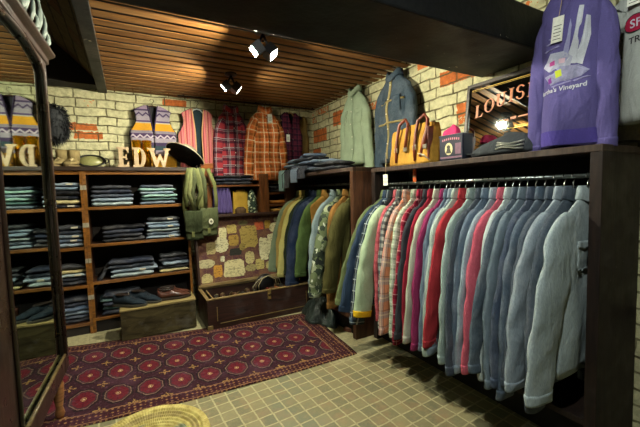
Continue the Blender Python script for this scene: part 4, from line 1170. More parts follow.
# hem rib
b = MB(); wd, th = body_fn(.685, .122, .050, 405, -.012)
def rib(u, v):
    z = .625 + .058 * v; w = wd(z) * .985; a = 2 * PI * u; x = w * math.cos(a); y = math.copysign(th(min(abs(x), w * .999) * math.copysign(1, x), z) + .0035, math.sin(a)) if abs(math.sin(a)) > .02 else 0
    return (x * 1.015, y, -z)
b.grid(rib, 60, 4); b.build('hem_rib', cloth('#4d428e', .12), gs)
M_prt = cloth('#b9bcc6', .2)
def text_on(body, string, x0, z0, size, surf, mat, parent, name, slope=0, font_shear=0):
    cu = bpy.data.curves.new('txt', 'FONT'); cu.body = string; cu.size = size; cu.align_x = 'CENTER'; cu.shear = font_shear; cu.offset = .0006; cu.resolution_u = 3
    ob = bpy.data.objects.new('txt', cu); COL.objects.link(ob)
    dg = bpy.context.evaluated_depsgraph_get(); me = bpy.data.meshes.new_from_object(ob.evaluated_get(dg))
    bpy.data.objects.remove(ob); bpy.data.curves.remove(cu)
    bm = bmesh.new(); bm.from_mesh(me); bmesh.ops.triangulate(bm, faces=bm.faces)
    b = MB()
    for vtx in bm.verts:
        x, z = vtx.co.x + x0, z0 - vtx.co.y - slope * vtx.co.x
        b.pt(surf(x, z, .0028))
    bm.verts.index_update()
    for f in bm.faces: b.face([v_.index for v_ in f.verts])
    bm.free()
    return b.build(name, mat, parent, smooth=False)
text_on(gs, "Martha's Vineyard", -.016, .462, .0265, sf, M_prt, gs, 'lettering')
def patch(pts, mat, name, off=.0030):
    """filled outline laid on the sweatshirt front (x across, z below the neck)"""
    b = MB(); cx = sum(p[0] for p in pts) / len(pts); cz = sum(p[1] for p in pts) / len(pts)
    K = 5; rows = []
    for k in range(K + 1):
        rows.append([b.pt(sf(cx + (x - cx) * k / K, cz + (z - cz) * k / K, off)) for x, z in pts] if k else [b.pt(sf(cx, cz, off))])
    m = len(pts)
    for i in range(m): b.face((rows[0][0], rows[1][i], rows[1][(i + 1) % m]))
    for A, B in zip(rows[1:], rows[2:]):
        for i in range(m): b.face((A[i], B[i], B[(i + 1) % m], A[(i + 1) % m]))
    return b.build(name, mat, gs, smooth=False)
patch([(.005, .355), (.055, .150), (.070, .155), (.068, .20), (.040, .365)], M_prt, 'sail_print')
patch([(.035, .36), (.078, .195), (.088, .20), (.088, .27), (.062, .375)], M_prt, 'sail_print')
patch([(-.012, .34), (.028, .19), (.034, .22), (.012, .345)], cloth('#8f8fb4', .2), 'sail_print')
patch([(-.090, .345), (-.05, .30), (.0, .305), (.03, .335), (.02, .37), (-.06, .372)], cloth('#a6a8bc', .35), 'hull_print')
patch([(-.085, .385), (-.02, .36), (.05, .372), (.085, .40), (.06, .42), (-.05, .43)], cloth('#8c8cac', .4), 'wave_print')
patch([(-.035, .375), (-.012, .372), (-.008, .40), (-.03, .405)], cloth('#b8c43a', .1), 'crew_print', .0036)
patch([(-.055, .335), (-.035, .33), (-.035, .35), (-.055, .35)], cloth('#b04a8c', .1), 'crew_print', .0036)
patch([(-.02, .33), (.005, .332), (.0, .35), (-.02, .348)], cloth('#c9a8b8', .1), 'crew_print', .0036)
patch([(-.065, .40), (-.05, .395), (-.045, .42), (-.06, .422)], cloth('#7a3a8a', .1), 'crew_print', .0036)
for k, (a, z, w) in enumerate(((-.07, .26, .05), (-.06, .24, .035), (-.08, .285, .06), (-.05, .435, .07), (.03, .43, .05))):
    patch([(a, z), (a + w, z - .008), (a + w + .01, z - .003), (a + .01, z + .006)], cloth('#8c88b4', .3), 'spray_print')
price_tag((1.575, .795, 1.80), 'white swing tag hanging from the neck of the purple sweatshirt', R=(0, .08, RZ), w=.042, h=.10, string=.10, lines=5)
gt, sf2 = garment('hanging_tshirt', 'pale grey printed T-shirt hanging right of the purple sweatshirt', 'T-shirt', cloth('#a4a8a4', .12), (1.765, .530, 1.985), RZ, L=.63, W=.125, T=.035, SL=.14, spread=-.03, seed=410, collar='crew', a0=.07, a1=.065, bz=.6, flare=0, cuff=False, backspread=-.03)
hanger((1.765, .530, 1.985), RZ, 'black hanger holding the pale grey T-shirt', M_hblack, 'hangers on the rail by the right wall', W=.10, hook_h=.095)
sfp, gsp = sf, gs
sf, gs = sf2, gt
ovl = lambda a, b_, cx, cz, nn=22: [(cx + a * math.cos(2 * PI * k / nn), cz + b_ * math.sin(2 * PI * k / nn)) for k in range(nn)]
patch(ovl(.044, .034, -.068, .262), plain('#1a1a1c', .7), 'oval_emblem', .003)
patch(ovl(.040, .030, -.068, .262), cloth('#9c1c3c', .1), 'oval_emblem', .0036)
text_on(gt, 'SF', -.068, .277, .043, lambda x, z, o: sf2(x, z, .0046), M_prt, gt, 'lettering')
text_on(gt, 'TRAINING', -.012, .335, .034, sf2, plain('#26262a', .7), gt, 'lettering')
price_tag((1.705, .600, 1.87), 'white swing tag hanging on the pale grey T-shirt', R=(0, 0, RZ), w=.04, h=.085, string=.08, lines=5)
t = thing('shirt_rail_arm', 'black metal arm sticking out by the end of the long rack', 'bracket', (1.86, .585, .55))
MB().tube([(0.055, 0, 0), (-.06, -.05, 0), (-.085, -.06, -.005)], .014, 10).build('arm', plain('#0f1010', .4), t)
MB().lathe([(0, 0), (.03, 0), (.03, .006), (0, .006)], 16, Matrix.Translation((.055, 0, 0)) @ Matrix.Rotation(-PI / 2, 4, 'Y')).build('wall_plate', plain('#0f1010', .4), t, smooth=False)
# ------------------------------------------------------------------ trunk
t = thing('storage_trunk', 'open dark brown trunk with sticker-covered lid against the back shelves', 'trunk', (.965, 3.04, 0))
M_trk = wood('#3a2218', '#190d09', .5, (3, 30, 30)); M_tin = wood('#8a7448', '#5a4626', .6, (3, 20, 20)); M_trim = plain('#7d6a40', .5, .3)
hx, hy, hz = .46, .20, .25
MB().box((-hx, -hy, .008), (hx, -hy + .018, hz)).build('front_panel', M_trk, t, smooth=False, bevel=.003)
MB().box((-hx, hy - .018, .008), (hx, hy, hz)).build('back_panel', M_trk, t, smooth=False, bevel=.003)
for s in (-1, 1): MB().box((s * hx - (.018 if s > 0 else 0), -hy + .018, .008), (s * hx + (.018 if s < 0 else 0), hy - .018, hz)).build('end_panel', M_trk, t, smooth=False, bevel=.003)
MB().box((-hx, -hy, 0), (hx, hy, .012)).build('bottom_panel', M_trk, t, smooth=False)
for lo, hi in (((-hx - .004, -hy - .004, hz), (hx + .004, -hy + .026, hz + .010)), ((-hx - .004, hy - .026, hz), (hx + .004, hy + .004, hz + .010)), ((-hx - .004, -hy + .026, hz), (-hx + .026, hy - .026, hz + .010)), ((hx - .026, -hy + .026, hz), (hx + .004, hy - .026, hz + .010))):
    MB().box(lo, hi).build('rim', M_tin, t, smooth=False, bevel=.002)
b = MB()
for lo, hi in (((-hx + .10, -hy - .003, .045), (hx - .04, -hy, .052)), ((-hx + .075, -hy - .003, .07), (-hx + .081, -hy, .19)), ((hx - .03, -hy - .003, .06), (hx - .024, -hy, .19))): b.box(lo, hi)
b.build('brass_strip', M_trim, t, smooth=False)
for s in (-1, 1):
    MB().cbox((s * (hx - .018), -hy - .002, .024), (.045, .008, .04)).build('corner_cap', M_trim, t, smooth=False, bevel=.004)
b = MB(); b.box((.055, -hy - .010, hz - .075), (.085, -hy, hz + .018)); lt = b.build('latch', plain('#a89258', .35, .7), t, smooth=False, bevel=.004)
MB().lathe([(0, 0), (.013, 0), (.010, .008), (0, .009)], 14, Matrix.Translation((.07, -hy - .010, hz - .03)) @ Matrix.Rotation(PI / 2, 4, 'X')).build('lock_stud', plain('#5a4a28', .35, .7), lt)
MB().box((-hx + .06, -hy + .018, .05), (-hx + .072, hy - .018, hz - .012)).build('divider', M_tin, t, smooth=False)
# lid, hinged at the back and leaning a little
la = math.radians(7)
lid = bpy.data.objects.new('lid', None); COL.objects.link(lid); lid.parent = t; lid.location = (0, hy + .006, hz + .012); lid.rotation_euler = (-la, 0, 0)
lh = .655
def lin(): 
    N = NT('lid_lining'); v = N.coord(); n1 = N.noise(v, 12, 4); n2 = N.noise(v, 60, 3)
    col = N.mix(N.ramp(n1, .35, .65), srgb('#4a2030'), srgb('#6e4c38')); col = N.mix(N.ramp(n2, .5, .7, 0, .5), col, srgb('#8a7040'))
    N.bs(Base_Color=col, Roughness=.8); return N.m
MB().box((-hx, .015, 0), (hx, .032, lh)).build('lid_panel', lin(), lid, smooth=False)
for lo, hi in (((-hx, -.045, 0), (hx, .015, .026)), ((-hx, -.045, lh - .026), (hx, .015, lh)), ((-hx, -.045, .026), (-hx + .02, .015, lh - .026)), ((hx - .02, -.045, .026), (hx, .015, lh - .026))):
    MB().box(lo, hi).build('lid_side', M_trk if lo[2] > .5 or hi[2] - lo[2] > .1 else M_tin, lid, smooth=False, bevel=.003)
st = [(60, 258, 85, 46, '#b8ae84'), (150, 245, 22, 30, '#d0cca8'), (225, 215, 62, 40, '#23241e'), (305, 262, 52, 72, '#c0b27a'), (212, 312, 112, 92, '#cdc290'), (120, 312, 44, 66, '#c08a30'), (60, 352, 55, 66, '#bfb078'),
      (308, 132, 96, 128, '#a8924a'), (212, 74, 52, 50, '#bda85c'), (280, 44, 52, 30, '#6d6640'), (374, 74, 52, 46, '#b5542e'), (428, 72, 34, 50, '#a8862c'), (478, 98, 76, 60, '#d3caa0'), (392, 220, 50, 130, '#d6d0a6'),
      (450, 200, 60, 120, '#d6d0a6'), (150, 160, 70, 84, '#d0caa2'), (92, 172, 46, 66, '#a89a68'), (362, 312, 48, 62, '#b8a862'), (308, 326, 62, 40, '#9c905c'), (218, 142, 54, 60, '#a8883c'), (486, 46, 30, 26, '#b8b288'), (485, 260, 40, 70, '#cfc79a'), (430, 330, 60, 40, '#b5a668'), (160, 90, 40, 60, '#cfc898'), (265, 190, 30, 40, '#8c7a3c')]
def paper(c, k):
    N = NT('paper_label'); v = N.coord(); n1 = N.noise(N.scale(v, (1, 1, 2), loc=(k, 0, 0)), 42, 3, .7); n2 = N.noise(v, 9, 3)
    c = srgb(c); col = N.mix(N.ramp(n1, .52, .60, 0, .8), c, mul(c, .3)); col = N.mix(N.ramp(n2, .5, .7, 0, .4), col, mul(c, .7))
    N.bs(Base_Color=col, Roughness=.7); return N.m
for k, (cx, cy_, w, h, c) in enumerate(st):
    x = -hx + .03 + (cx - 25) / 510 * (2 * hx - .05); z = lh * (1 - (cy_ - 8) / 400) * .97 - .015 + (cx - 265) / 510 * .04
    ww, hh = w / 510 * .86 * .92 * 1.18, h / 400 * .62 * 1.12
    r = random.Random(k); pts = []
    for q in range(28):
        a = 2 * PI * q / 28; e = .35 if k % 3 else .8
        px_ = math.copysign(abs(math.cos(a)) ** e, math.cos(a)) * ww / 2; pz_ = math.copysign(abs(math.sin(a)) ** e, math.sin(a)) * hh / 2
        j = 1 + r.uniform(-.09, .07); pts.append((x + px_ * j, max(.03, min(lh - .03, z + pz_ * j))))
    MB().prism(pts, .0145 - .0003 * (k % 5), .0152).build('paper_label', paper(c, k), lid, smooth=False)
# rolled belts and straps filling the trunk
r = random.Random(21)
bc = ['#2a2620', '#4a3220', '#1a1b20', '#5a3a22', '#3a352c']
b0 = None
for k in range(16):
    x = .965 - .34 + .049 * k + r.uniform(-.008, .008); y = 3.02 + r.uniform(-.05, .06); R = r.uniform(.055, .075)
    t2 = thing('coiled_belt', 'dark coiled leather belt standing among others inside the open trunk', 'belt', (x, y, .165 + r.uniform(-.02, .02)), r.uniform(-.5, .5), 'coiled belts inside the open trunk')
    b = MB(); nn = 46; prev = None
    for q in range(nn + 1):
        a = 2 * PI * 2.4 * q / nn; rr = R * (1 - .35 * q / nn); w = .016
        ids = [b.pt((s * w, rr * math.cos(a), rr * math.sin(a) + .0), (s, q * .01)) for s in (-1, 1)] + [b.pt((s * w, (rr - .004) * math.cos(a), (rr - .004) * math.sin(a)), (s, q * .01)) for s in (1, -1)]
        if prev:
            for i in range(4): b.face((prev[i], prev[(i + 1) % 4], ids[(i + 1) % 4], ids[i]))
        prev = ids
    b.build('strap', leather(bc[k % 5], .4), t2)
    MB().lathe([(.016, -.002), (.021, -.002), (.021, .002), (.016, .002)], 12, Matrix.Translation((0, R * .9, R * .55)) @ Matrix.Rotation(PI / 2, 4, 'X'), ring=True).build('buckle', plain('#8c7f5c', .3, .9), t2)
t = thing('round_handbag', 'black round bag with looped cords at the trunk middle', 'bag', (1.05, 2.99, .185), .3)
b = MB(); b.lathe([(0, -.045), (.07, -.042), (.095, -.02), (.10, 0), (.095, .02), (.07, .042), (0, .045)], 30, Matrix.Translation((0, 0, .085)) @ Matrix.Rotation(PI / 2, 4, 'X')); b.build('pouch', leather('#121214', .35), t)
for k in range(3):
    MB().tube([(-.10 - .03 * k, -.05, .06), (-.11 - .03 * k, -.06, .11), (-.07 - .02 * k, -.06, .16), (.0, -.055, .175), (.08 + .02 * k, -.055, .13), (.10 + .03 * k, -.05, .05)], .004, 7).build('cord', plain(['#a89a70', '#6a5a3c', '#8c8468'][k], .6), t)
t = thing('strap_bundle', 'loose brown and red straps hooked over the trunk front', 'strap', (1.10, 2.93, .20))
for k in range(4):
    MB().tube([(-.06 + .04 * k, .05, -.02), (-.05 + .04 * k, .0, .05), (-.03 + .04 * k, -.02, .045), (-.02 + .045 * k, -.03, .0)], .006, 7, sq=1.6).build('strap', leather(['#7a2c1c', '#5a3a1c', '#8a4a1c', '#2a2016'][k]), t)

# ------------------------------------------------------------------ wall shelf behind the trunk
t = thing('cubby_shelf', 'honey-brown wooden cubby shelf standing behind the open trunk', 'shelf', (1.1, 3.46, 0))
M_cub = wood('#7a4a22', '#43240f', .42, (30, 30, 3)); M_cubLit = wood('#a05a20', '#6a3410', .4, (3, 30, 30))
X = lambda a: a - 1.1
for a, c, ztop in ((.615, .695, 1.345), (1.165, 1.265, 1.30), (1.60, 1.66, 1.25)): MB().box((X(a), -.10, 0), (X(c), .115, ztop)).build('upright', M_cub, t, smooth=False, bevel=.004)
for z, a, c in ((1.195, .695, 1.165), (.905, .695, 1.165), (1.11, 1.265, 1.60), (.985, 1.265, 1.60), (.905, 1.265, 1.60), (.55, .695, 1.60)): MB().box((X(a), -.095, z - .018), (X(c), .110, z)).build('shelf', M_cub, t, smooth=False, bevel=.002)
MB().box((X(.60), -.106, 1.345), (X(.715), .118, 1.40)).build('lit_board_end', M_cubLit, t, smooth=False, bevel=.005)  # end of the top board, light falling on it painted as orange-brown wood
MB().box((X(.60), .118, .3), (X(1.66), .124, 1.2)).build('back_panel', M_back, t, smooth=False)
MB().lathe([(0, 0), (.009, 0), (.011, .010), (0, .014)], 12, Matrix.Translation((X(.655), -.10, 1.20)) @ Matrix.Rotation(PI / 2, 4, 'X')).build('knob', plain('#b0884a', .3, .6), t)
for k, c in enumerate(('indigo', 'navy', 'black')):
    folded(.36, .19, .030, c, 500 + k, (.905 + .01 * k, 3.45, 1.197 + k * .031), .03 * (k - 1), f'{c} folded jeans, {["lowest", "middle", "topmost"][k]} on the cubby shelf under the plaid shirts', 'jeans on the cubby shelf')
for k, c in enumerate(('charcoal', 'black')):
    folded(.28, .18, .032, c, 510 + k, (1.43, 3.45, 1.112 + k * .033), .05, f'{c} folded jeans, {["lower", "upper"][k]} of two in right cubby compartment', 'jeans on the cubby shelf')
def folded_cloth(c, mat, loc, w, d, h, label, seed):
    t = folded(w, d, h, 'navy', seed, loc, .04, label, 'folded shirts in the cubby shelf'); t.name = 'folded_shirt'; t['category'] = 'shirt'
    for ch in t.children: ch.name = 'cotton_fold'; ch.data.materials[0] = mat if not ch.name.startswith('size') else ch.data.materials[0]
folded_cloth('', cloth('#a06428', .2), (1.42, 3.45, .987), .27, .19, .042, 'rust brown folded shirt, upper one in the right cubby compartment', 520)
folded_cloth('', cloth('#a8823c', .2), (1.42, 3.45, .907), .27, .19, .036, 'ochre folded shirt in the lowest right cubby compartment', 521)
MB_p = cloth('#6a5c96', .2)
for k, x in enumerate((.75, .83)):
    t = thing('draped_scarf', f'lavender purple scarf hanging in the cubby, {["left", "right"][k]} one', 'scarf', (x, 3.43, 1.165), 0, 'lavender scarves in the cubby')
    b = MB(); b.sheet(lambda u, v: ((u - .5) * .085 * (1 + .3 * v), -.03 - .018 * math.sin(u * 16 + k * 2 + v * 2), -v * .25), 22, 12, .006); b.build('cloth_body', MB_p, t)
    MB().tube([(-.04, -.03, 0), (.04, -.03, 0)], .008, 8).build('fold_roll', MB_p, t)
t = thing('fabric_pouch', 'yellow fabric pouch standing in the cubby beside the lavender scarves', 'pouch', (.985, 3.43, .907), .05)
b = MB(); b.grid(lambda u, v: ((.085 - .01 * v) * math.copysign(abs(math.cos(2 * PI * u)) ** .5, math.cos(2 * PI * u)), (.035 - .02 * v) * math.sin(2 * PI * u), .215 * v + .008 * math.sin(u * 19) * v), 28, 10); b.build('pouch_body', cloth('#b8963a', .25), t)
MB().tube([(-.05, -.01, .21), (-.04, -.02, .235), (.04, -.02, .237), (.05, -.01, .21)], .005, 6).build('handle', cloth('#8a6a2a', .2), t)
t = thing('beret', 'brown cap lying in the cubby before the yellow pouch', 'cap', (.965, 3.372, .907))
MB().lathe([(0, .07), (.03, .068), (.055, .045), (.05, .01), (.045, 0), (0, 0)], 22).build('crown', cloth('#5a4630', .3), t)
MB().tube([(-.045, -.03, .006), (-.03, -.06, .006), (.03, -.06, .006), (.045, -.03, .006)], .006, 8, sq=1.6).build('peak', cloth('#4a3a28', .3), t)
t = thing('patterned_scarf', 'green and white patterned scarf bunched at the right of the cubby', 'scarf', (1.10, 3.42, .907))
b = MB(); b.grid(lambda u, v: ((.055 + .01 * math.sin(6 * PI * u)) * math.cos(2 * PI * u) * (1 - .75 * v ** 3), (.045 + .012 * math.sin(8 * PI * u + 1)) * math.sin(2 * PI * u) * (1 - .75 * v ** 3), .235 * v + .0), 40, 12)
N = NT('patterned_cloth'); v = N.coord(); n1 = N.noise(v, 34, 2); col = N.mix(N.math('GREATER_THAN', n1, .56), srgb('#1f3428'), srgb('#b0bc9c')); N.bs(Base_Color=col, Roughness=.9); b.build('cloth_body', N.m, t)

# ------------------------------------------------------------------ green satchels hung on the bookcase end
def satchel(label, x, y, z, w, h, c, strap_top, badge, rz):
    t = thing('canvas_satchel', label, 'bag', (x, y, z), rz, 'green satchels on the bookcase end')
    m = cloth(c, .25); m2 = cloth('#6f7446', .2)
    b = MB()
    def fn(u, v):
        a = 2 * PI * u; cc, q = math.cos(a), math.sin(a)
        return (w / 2 * math.copysign(abs(cc) ** .4, cc) * (1 - .08 * v), (.035 - .012 * v) * math.copysign(abs(q) ** .6, q) + .004 * math.sin(cc * 4 + v * 6), -h + h * v)
    base = b.grid(fn, 36, 14); b.face([base + i for i in range(36)][::-1]); b.face([base + 14 * 37 + i for i in range(36)])
    b.build('pouch', m, t)
    f = MB(); f.sheet(lambda u, v: ((u - .5) * w * 1.04 * (1 - .05 * v), -.030 - .012 * math.sin(PI * min(1, v * 1.2)) - .003 * math.sin(u * 9) - .006 * v, .012 - v * h * .74 - .02 * math.sin(PI * u) * v), 14, 14, .005)
    fl = f.build('flap', m, t)
    if badge:
        MB().lathe([(0, 0), (.026, 0), (.026, .002), (0, .002)], 22, Matrix.Translation((.01, -.046, -h * .46)) @ Matrix.Rotation(PI / 2, 4, 'X') @ Matrix.Diagonal((.8, 1, 1, 1))).build('badge', plain('#d0d0b8', .6), fl, smooth=False, label='round white badge')
        MB().lathe([(0, 0), (.011, 0), (.011, .001), (0, .001)], 16, Matrix.Translation((.01, -.0482, -h * .46)) @ Matrix.Rotation(PI / 2, 4, 'X')).build('badge', plain('#6a6a58', .6), fl, smooth=False, label='dark badge centre')
    for s, dx in ((-1, -.02), (1, .03)):
        sb = MB(); sb.tube([(s * w * .46, 0, -.05), (s * w * .44 + dx * .3, -.01, .08), (s * w * .25 + dx, -.005, strap_top * .6), (s * .02, .01, strap_top)], .012, 8, sq=1.5); sb.build('strap', m2, t)
    MB().cbox((-.01, -.04, -h * .80), (.024, .006, .05)).build('strap_tip', m2, t, smooth=False, bevel=.002)
    return t
satchel('olive green canvas satchel with round white badge, hanging on bookcase end', .632, 3.27, .975, .155, .245, '#50573a', .37, True, .1)
satchel('dark green canvas satchel hanging left of the badge satchel on the bookcase end', .505, 3.27, .955, .15, .25, '#343c26', .39, False, -.2)
t = thing('canvas_webbing', 'pale green canvas straps bundled at the top of bookcase end', 'strap', (.53, 3.285, 1.345), 0)
r = random.Random(9)
for k in range(6):
    x0 = -.06 + .026 * k; b = MB()
    b.tube([(x0 * .6, 0, .0), (x0, -.03 - .01 * (k % 3), -.10), (x0 * 1.4 + r.uniform(-.02, .02), -.035 - .012 * (k % 2), -.22), (x0 * 1.2 + r.uniform(-.03, .03), -.03, -.34 - .03 * (k % 3))], [.018, .022, .020, .017], 8, sq=1.0)
    b.build('strap', cloth(['#60663e', '#74784e', '#50563a'][k % 3], .25), t)
t2 = thing('coat_hook', 'dark metal hook on the bookcase end holding the green satchels', 'hook', (.55, 3.30, 1.352))
MB().tube([(0, .12, -.01), (0, .0, -.01), (0, -.03, -.005), (0, -.035, .015)], .006, 8).build('hook_arm', M_black, t2)

# ------------------------------------------------------------------ crate with shoes
t = thing('wooden_crate', 'weathered wooden crate with shoes on top standing on the rug edge', 'crate', (.168, 3.10, .010), .0)
M_cr = wood('#4a4228', '#231c10', .8, (4, 14, 14), .3, .15); M_crt = wood('#9a8a58', '#665836', .7, (3, 16, 16), .1, .2)
MB().box((-.272, -.12, 0), (.272, -.102, .225)).build('front_panel', M_cr, t, smooth=False, bevel=.003)
MB().box((-.272, .102, 0), (.272, .12, .225)).build('back_panel', M_cr, t, smooth=False, bevel=.003)
for s in (-1, 1): MB().box((s * .263 - .009, -.102, 0), (s * .263 + .009, .102, .225)).build('end_panel', M_cr, t, smooth=False, bevel=.003)
for k in range(2): MB().box((-.276, -.123 + k * .124, .225), (.276, -.001 + k * .124, .240)).build('top_plank', M_crt, t, smooth=False, bevel=.003)
nav = cloth('#18222a', .3); nsole = plain('#3a382e', .8); brn = leather('#4a2a20', .3); bsole = plain('#2a1c12', .6)
ZS = .253
shoe('derby_shoe', 'dark navy suede lace-up shoe on the crate, nearer front left', (-.035, 3.075, ZS), -2.15, nav, nsole, .265, .095, group='shoes on the crate')
shoe('derby_shoe', 'dark navy suede lace-up shoe on the crate, beside the brown loafer', (.075, 3.115, ZS), -2.2, nav, nsole, .265, .095, group='shoes on the crate')
shoe('loafer', 'glossy brown leather loafer on the crate, front one of two', (.290, 3.085, ZS), -1.62, brn, bsole, .255, .090, kind='loafer', group='shoes on the crate', rough=.3)
shoe('loafer', 'glossy brown leather loafer on the crate, rear one against the bookcase', (.300, 3.165, ZS), -1.55, brn, bsole, .255, .090, kind='loafer', group='shoes on the crate', rough=.3)

# ------------------------------------------------------------------ mirrored wardrobe on the left
t = thing('mirrored_wardrobe', 'tall dark wooden wardrobe on legs with an arched mirror door and carved crest', 'wardrobe', (-.334, 1.765, 0), math.radians(-2.4))
M_war = wood('#33241c', '#19110d', .3, (30, 30, 3), .02, .5); M_bead = wood('#6a5a38', '#3a2c18', .35, (30, 30, 3))
yn, yf = -.503, .401
gy0, gy1 = -.344, .314
zb0, zt, zd = .335, 1.777, .245
dz = lambda y: 1.700 + .065 * max(0, 1 - ((y - (gy0 + gy1) / 2) / ((gy1 - gy0) / 2)) ** 2) ** .6
D_ = .030
MB().box((-.48, yn, zd), (-.025, yf, zt)).build('carcass', M_war, t, smooth=False, bevel=.004)
def side_stile(name, a, c, z0, z1): return MB().box((-.025, a, z0), (0, c, z1)).build(name, M_war, t, smooth=False, bevel=.005)
side_stile('door_stile', yn, gy0, zd, zt); side_stile('door_stile', gy1, yf, zd, zt); side_stile('door_rail', gy0, gy1, zd, zb0)
b = MB(); Mz = Matrix(((0, 1, 0, 0), (1, 0, 0, 0), (0, 0, 1, 0), (0, 0, 0, 1)))
K = 24
for k in range(K):
    a, c = gy0 + (gy1 - gy0) * k / K, gy0 + (gy1 - gy0) * (k + 1) / K
    b.prism([(a, dz(a)), (c, dz(c)), (c, zt), (a, zt)], -.025, 0, Mz)
b.build('arched_rail', M_war, t, smooth=False)
arc = [(.004, gy0 + (gy1 - gy0) * k / 40, dz(gy0 + (gy1 - gy0) * k / 40)) for k in range(41)]
MB().tube([(.004, gy0, zb0)] + arc + [(.004, gy1, zb0)], .008, 8).build('moulding', M_war, t)
MB().tube([(.002, gy0, zb0 + .006), (.002, gy1, zb0 + .006)], .007, 8).build('bead', M_bead, t)
pol = [(gy0 - .004, zb0 - .004), (gy1 + .004, zb0 - .004)] + [(gy0 + (gy1 - gy0) * k / 30, dz(gy0 + (gy1 - gy0) * k / 30) + .004) for k in range(30, -1, -1)]
MB().prism(pol, -.018, -.010, Mz).build('mirror_glass', mirror_mat((.44, .56, .48), .03), t, smooth=False)
# cornice
prof = [(0, zt - .004), (.008, zt + .0), (.009, zt + .022), (.025, zt + .030), (.036, zt + .038), (.038, zt + .049), (.032, zt + .056), (.015, zt + .06), (-.49, zt + .06), (-.49, zt - .004)]
b = MB(); b.prism([(x, z) for x, z in prof], yn - .03, yf + .02)
b.build('cornice', M_war, t, smooth=False, bevel=.003)
M_carvLit = plain('#6f7a72', .5, 0, .4, .4, 30)  # greenish lamplight on the carving is put into this grey
def leaf(pts, w): 
    return MB().tube(pts, w, 10, sq=.55)
for k, y in enumerate((-.32, -.13, .06, .25)):
    zc = zt + .06
    leaf([(.020, y - .08, zc), (.028, y - .05, zc + .06), (.024, y - .01, zc + .12), (.018, y - .005, zc + .165), (.02, y + .02, zc + .175)], [.014, .018, .015, .010, .005]).build('carved_leaf', M_carvLit, t)
    leaf([(.020, y + .015, zc), (.030, y + .025, zc + .045), (.026, y + .06, zc + .095), (.020, y + .075, zc + .13), (.018, y + .065, zc + .145)], [.013, .016, .013, .009, .005]).build('carved_leaf', M_carvLit, t)
    leaf([(.020, y + .07, zc), (.030, y + .09, zc + .022), (.026, y + .105, zc + .055), (.020, y + .09, zc + .075)], [.012, .013, .010, .005]).build('carved_leaf', M_carvLit, t)
MB().box((-.025, yn, zt + .06), (-.004, yf - .03, zt + .12)).build('crest_board', M_war, t, smooth=False, bevel=.004)
M_leg = wood('#9a6a40', '#5f3c20', .45)
for y in (yn + .05, yf - .05):
    for x in (-.43, -.045): MB().lathe([(0, 0.008), (.016, .008), (.022, .03), (.015, .06), (.024, .13), (.026, .18), (.018, .205), (.028, .22), (.028, zd + .002), (0, zd + .002)], 18, Matrix.Translation((x, y, .0))).build('leg', M_leg, t, label='lighter turned wooden leg')

# ------------------------------------------------------------------ round woven stool in the foreground
t = thing('woven_stool', 'round coiled straw stool with bluish bands in the foreground on the tiles', 'stool', (.020, 1.235, 0))
RS, HS = .185, .315
N = NT('coiled_straw'); v = N.coord(); Xs = N.sep(v)
rad = N.math('SQRT', N.math('ADD', N.math('MULTIPLY', Xs[0], Xs[0]), N.math('MULTIPLY', Xs[1], Xs[1])))
ang = N.math('ARCTAN2', Xs[1], Xs[0])
n1 = N.noise(v, 40, 4); n2 = N.noise(v, 7, 3)
col = N.mix(N.ramp(n1, .35, .65), srgb('#8a7a38'), srgb('#b8a860'))
bl = N.math('MULTIPLY', N.math('LESS_THAN', N.math('ABSOLUTE', N.math('SUBTRACT', rad, .098)), .020), N.ramp(n2, .48, .56))
col = N.mix(N.math('MULTIPLY', bl, .8), col, srgb('#44564e'))
bl2 = N.math('MULTIPLY', N.math('LESS_THAN', N.math('ABSOLUTE', N.math('SUBTRACT', rad, .142)), .010), N.ramp(n2, .40, .5, 0, .55))
col = N.mix(bl2, col, srgb('#6c5a38'))
wv = N.math('SINE', N.math('MULTIPLY', ang, 110)); 
N.bs(Base_Color=col, Roughness=.8, Normal=N.bump(N.math('ADD', wv, n1), .35, .004))
M_straw = N.m
prof = []
for k in range(12):      # coils on the dished top
    rr = .012 + k * .0140
    z = HS - .030 * (1 - (rr / RS) ** 2)
    for a in range(6): prof.append((rr - .007 + .014 * a / 6, z + .006 * math.sin(PI * a / 6)))
prof = [(0, HS - .03)] + prof
MB().lathe(prof + [(RS, HS), (RS + .004, HS - .012), (RS - .002, HS - .022)], 64).build('seat', M_straw, t)
sp = []
for k in range(19):
    z = HS - .022 - k * .0145
    rr = RS - .004 - .018 * math.sin(PI * k / 18)
    for a in range(4): sp.append((rr + .006 * math.sin(PI * a / 4), max(.002, z - .016 * a / 4)))
MB().lathe(sp + [(RS - .01, .0)], 64).build('woven_side', M_straw, t)

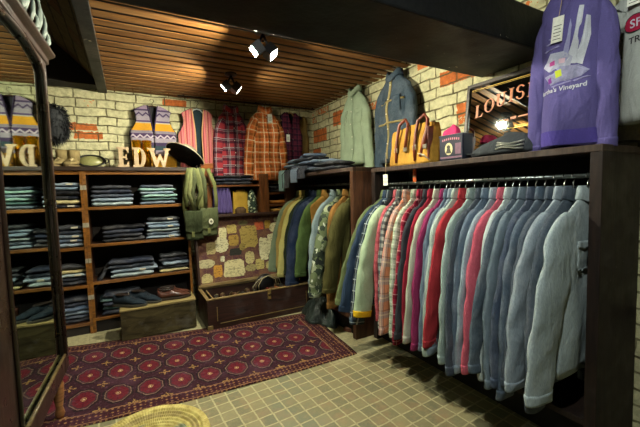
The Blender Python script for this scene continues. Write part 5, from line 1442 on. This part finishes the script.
# ------------------------------------------------------------------ floor clutter under the racks
t = thing('plastic_bag', 'dark green glossy plastic bag slumped on the floor below the corner rack', 'bag', (1.42, 2.60, 0))
b = MB(); r = random.Random(31)
def fn(u, v):
    a = 2 * PI * u; q = v
    rr = (.02 + .17 * q ** .8) * (1 + .12 * math.sin(5 * a + q * 4) + .06 * math.sin(11 * a + 1))
    return (rr * .75 * math.cos(a), rr * 1.25 * math.sin(a), .002 + .20 * (1 - q) ** .8 + .012 * math.sin(7 * a + q * 9) * q * (1 - q) * 3)
base = b.grid(fn, 48, 16); b.face([base + i for i in range(48)]); b.face([base + 16 * 49 + i for i in range(48)][::-1])
N = NT('dark_plastic'); v = N.coord(); n1 = N.noise(v, 22, 4, .6, 1.0); N.bs(Base_Color=srgb('#2a3430'), Roughness=.3, Normal=N.bump(n1, .9, .02)); b.build('bag_body', N.m, t)
t = thing('loose_brick', 'small reddish brown brick lying on the floor below the mint jacket', 'brick', (1.50, 2.26, 0), .5)
MB().box((-.06, -.035, 0), (.06, .035, .028)).build('brick_body', plain('#5a3424', .9, bump=.4), t, smooth=False, bevel=.004)




# ------------------------------------------------------------------ camera
H, F = 1.12, 345.4
pit, rol, yaw = map(math.radians, (3.87, 1.54, 28.9))
cy, sy = math.cos(yaw), math.sin(yaw)
fwd = Vector((sy * math.cos(pit), cy * math.cos(pit), -math.sin(pit)))
right = Vector((cy, -sy, 0)); down = fwd.cross(right)
r2 = right * math.cos(rol) + down * math.sin(rol); d2 = down * math.cos(rol) - right * math.sin(rol)
cam = bpy.data.cameras.new('camera'); co = bpy.data.objects.new('camera', cam); COL.objects.link(co)
cam.sensor_width = 36; cam.lens = 36 * F / 640; cam.clip_start = .02
Mc = Matrix((r2, -d2, -fwd)).transposed().to_4x4(); Mc.translation = Vector((0, 0, H))
co.matrix_world = Mc
sc.camera = co
sc.view_settings.view_transform = 'Standard'; sc.view_settings.look = 'None'
sc.view_settings.gamma = 1; sc.view_settings.exposure = 0
sc.view_settings.use_curve_mapping = False
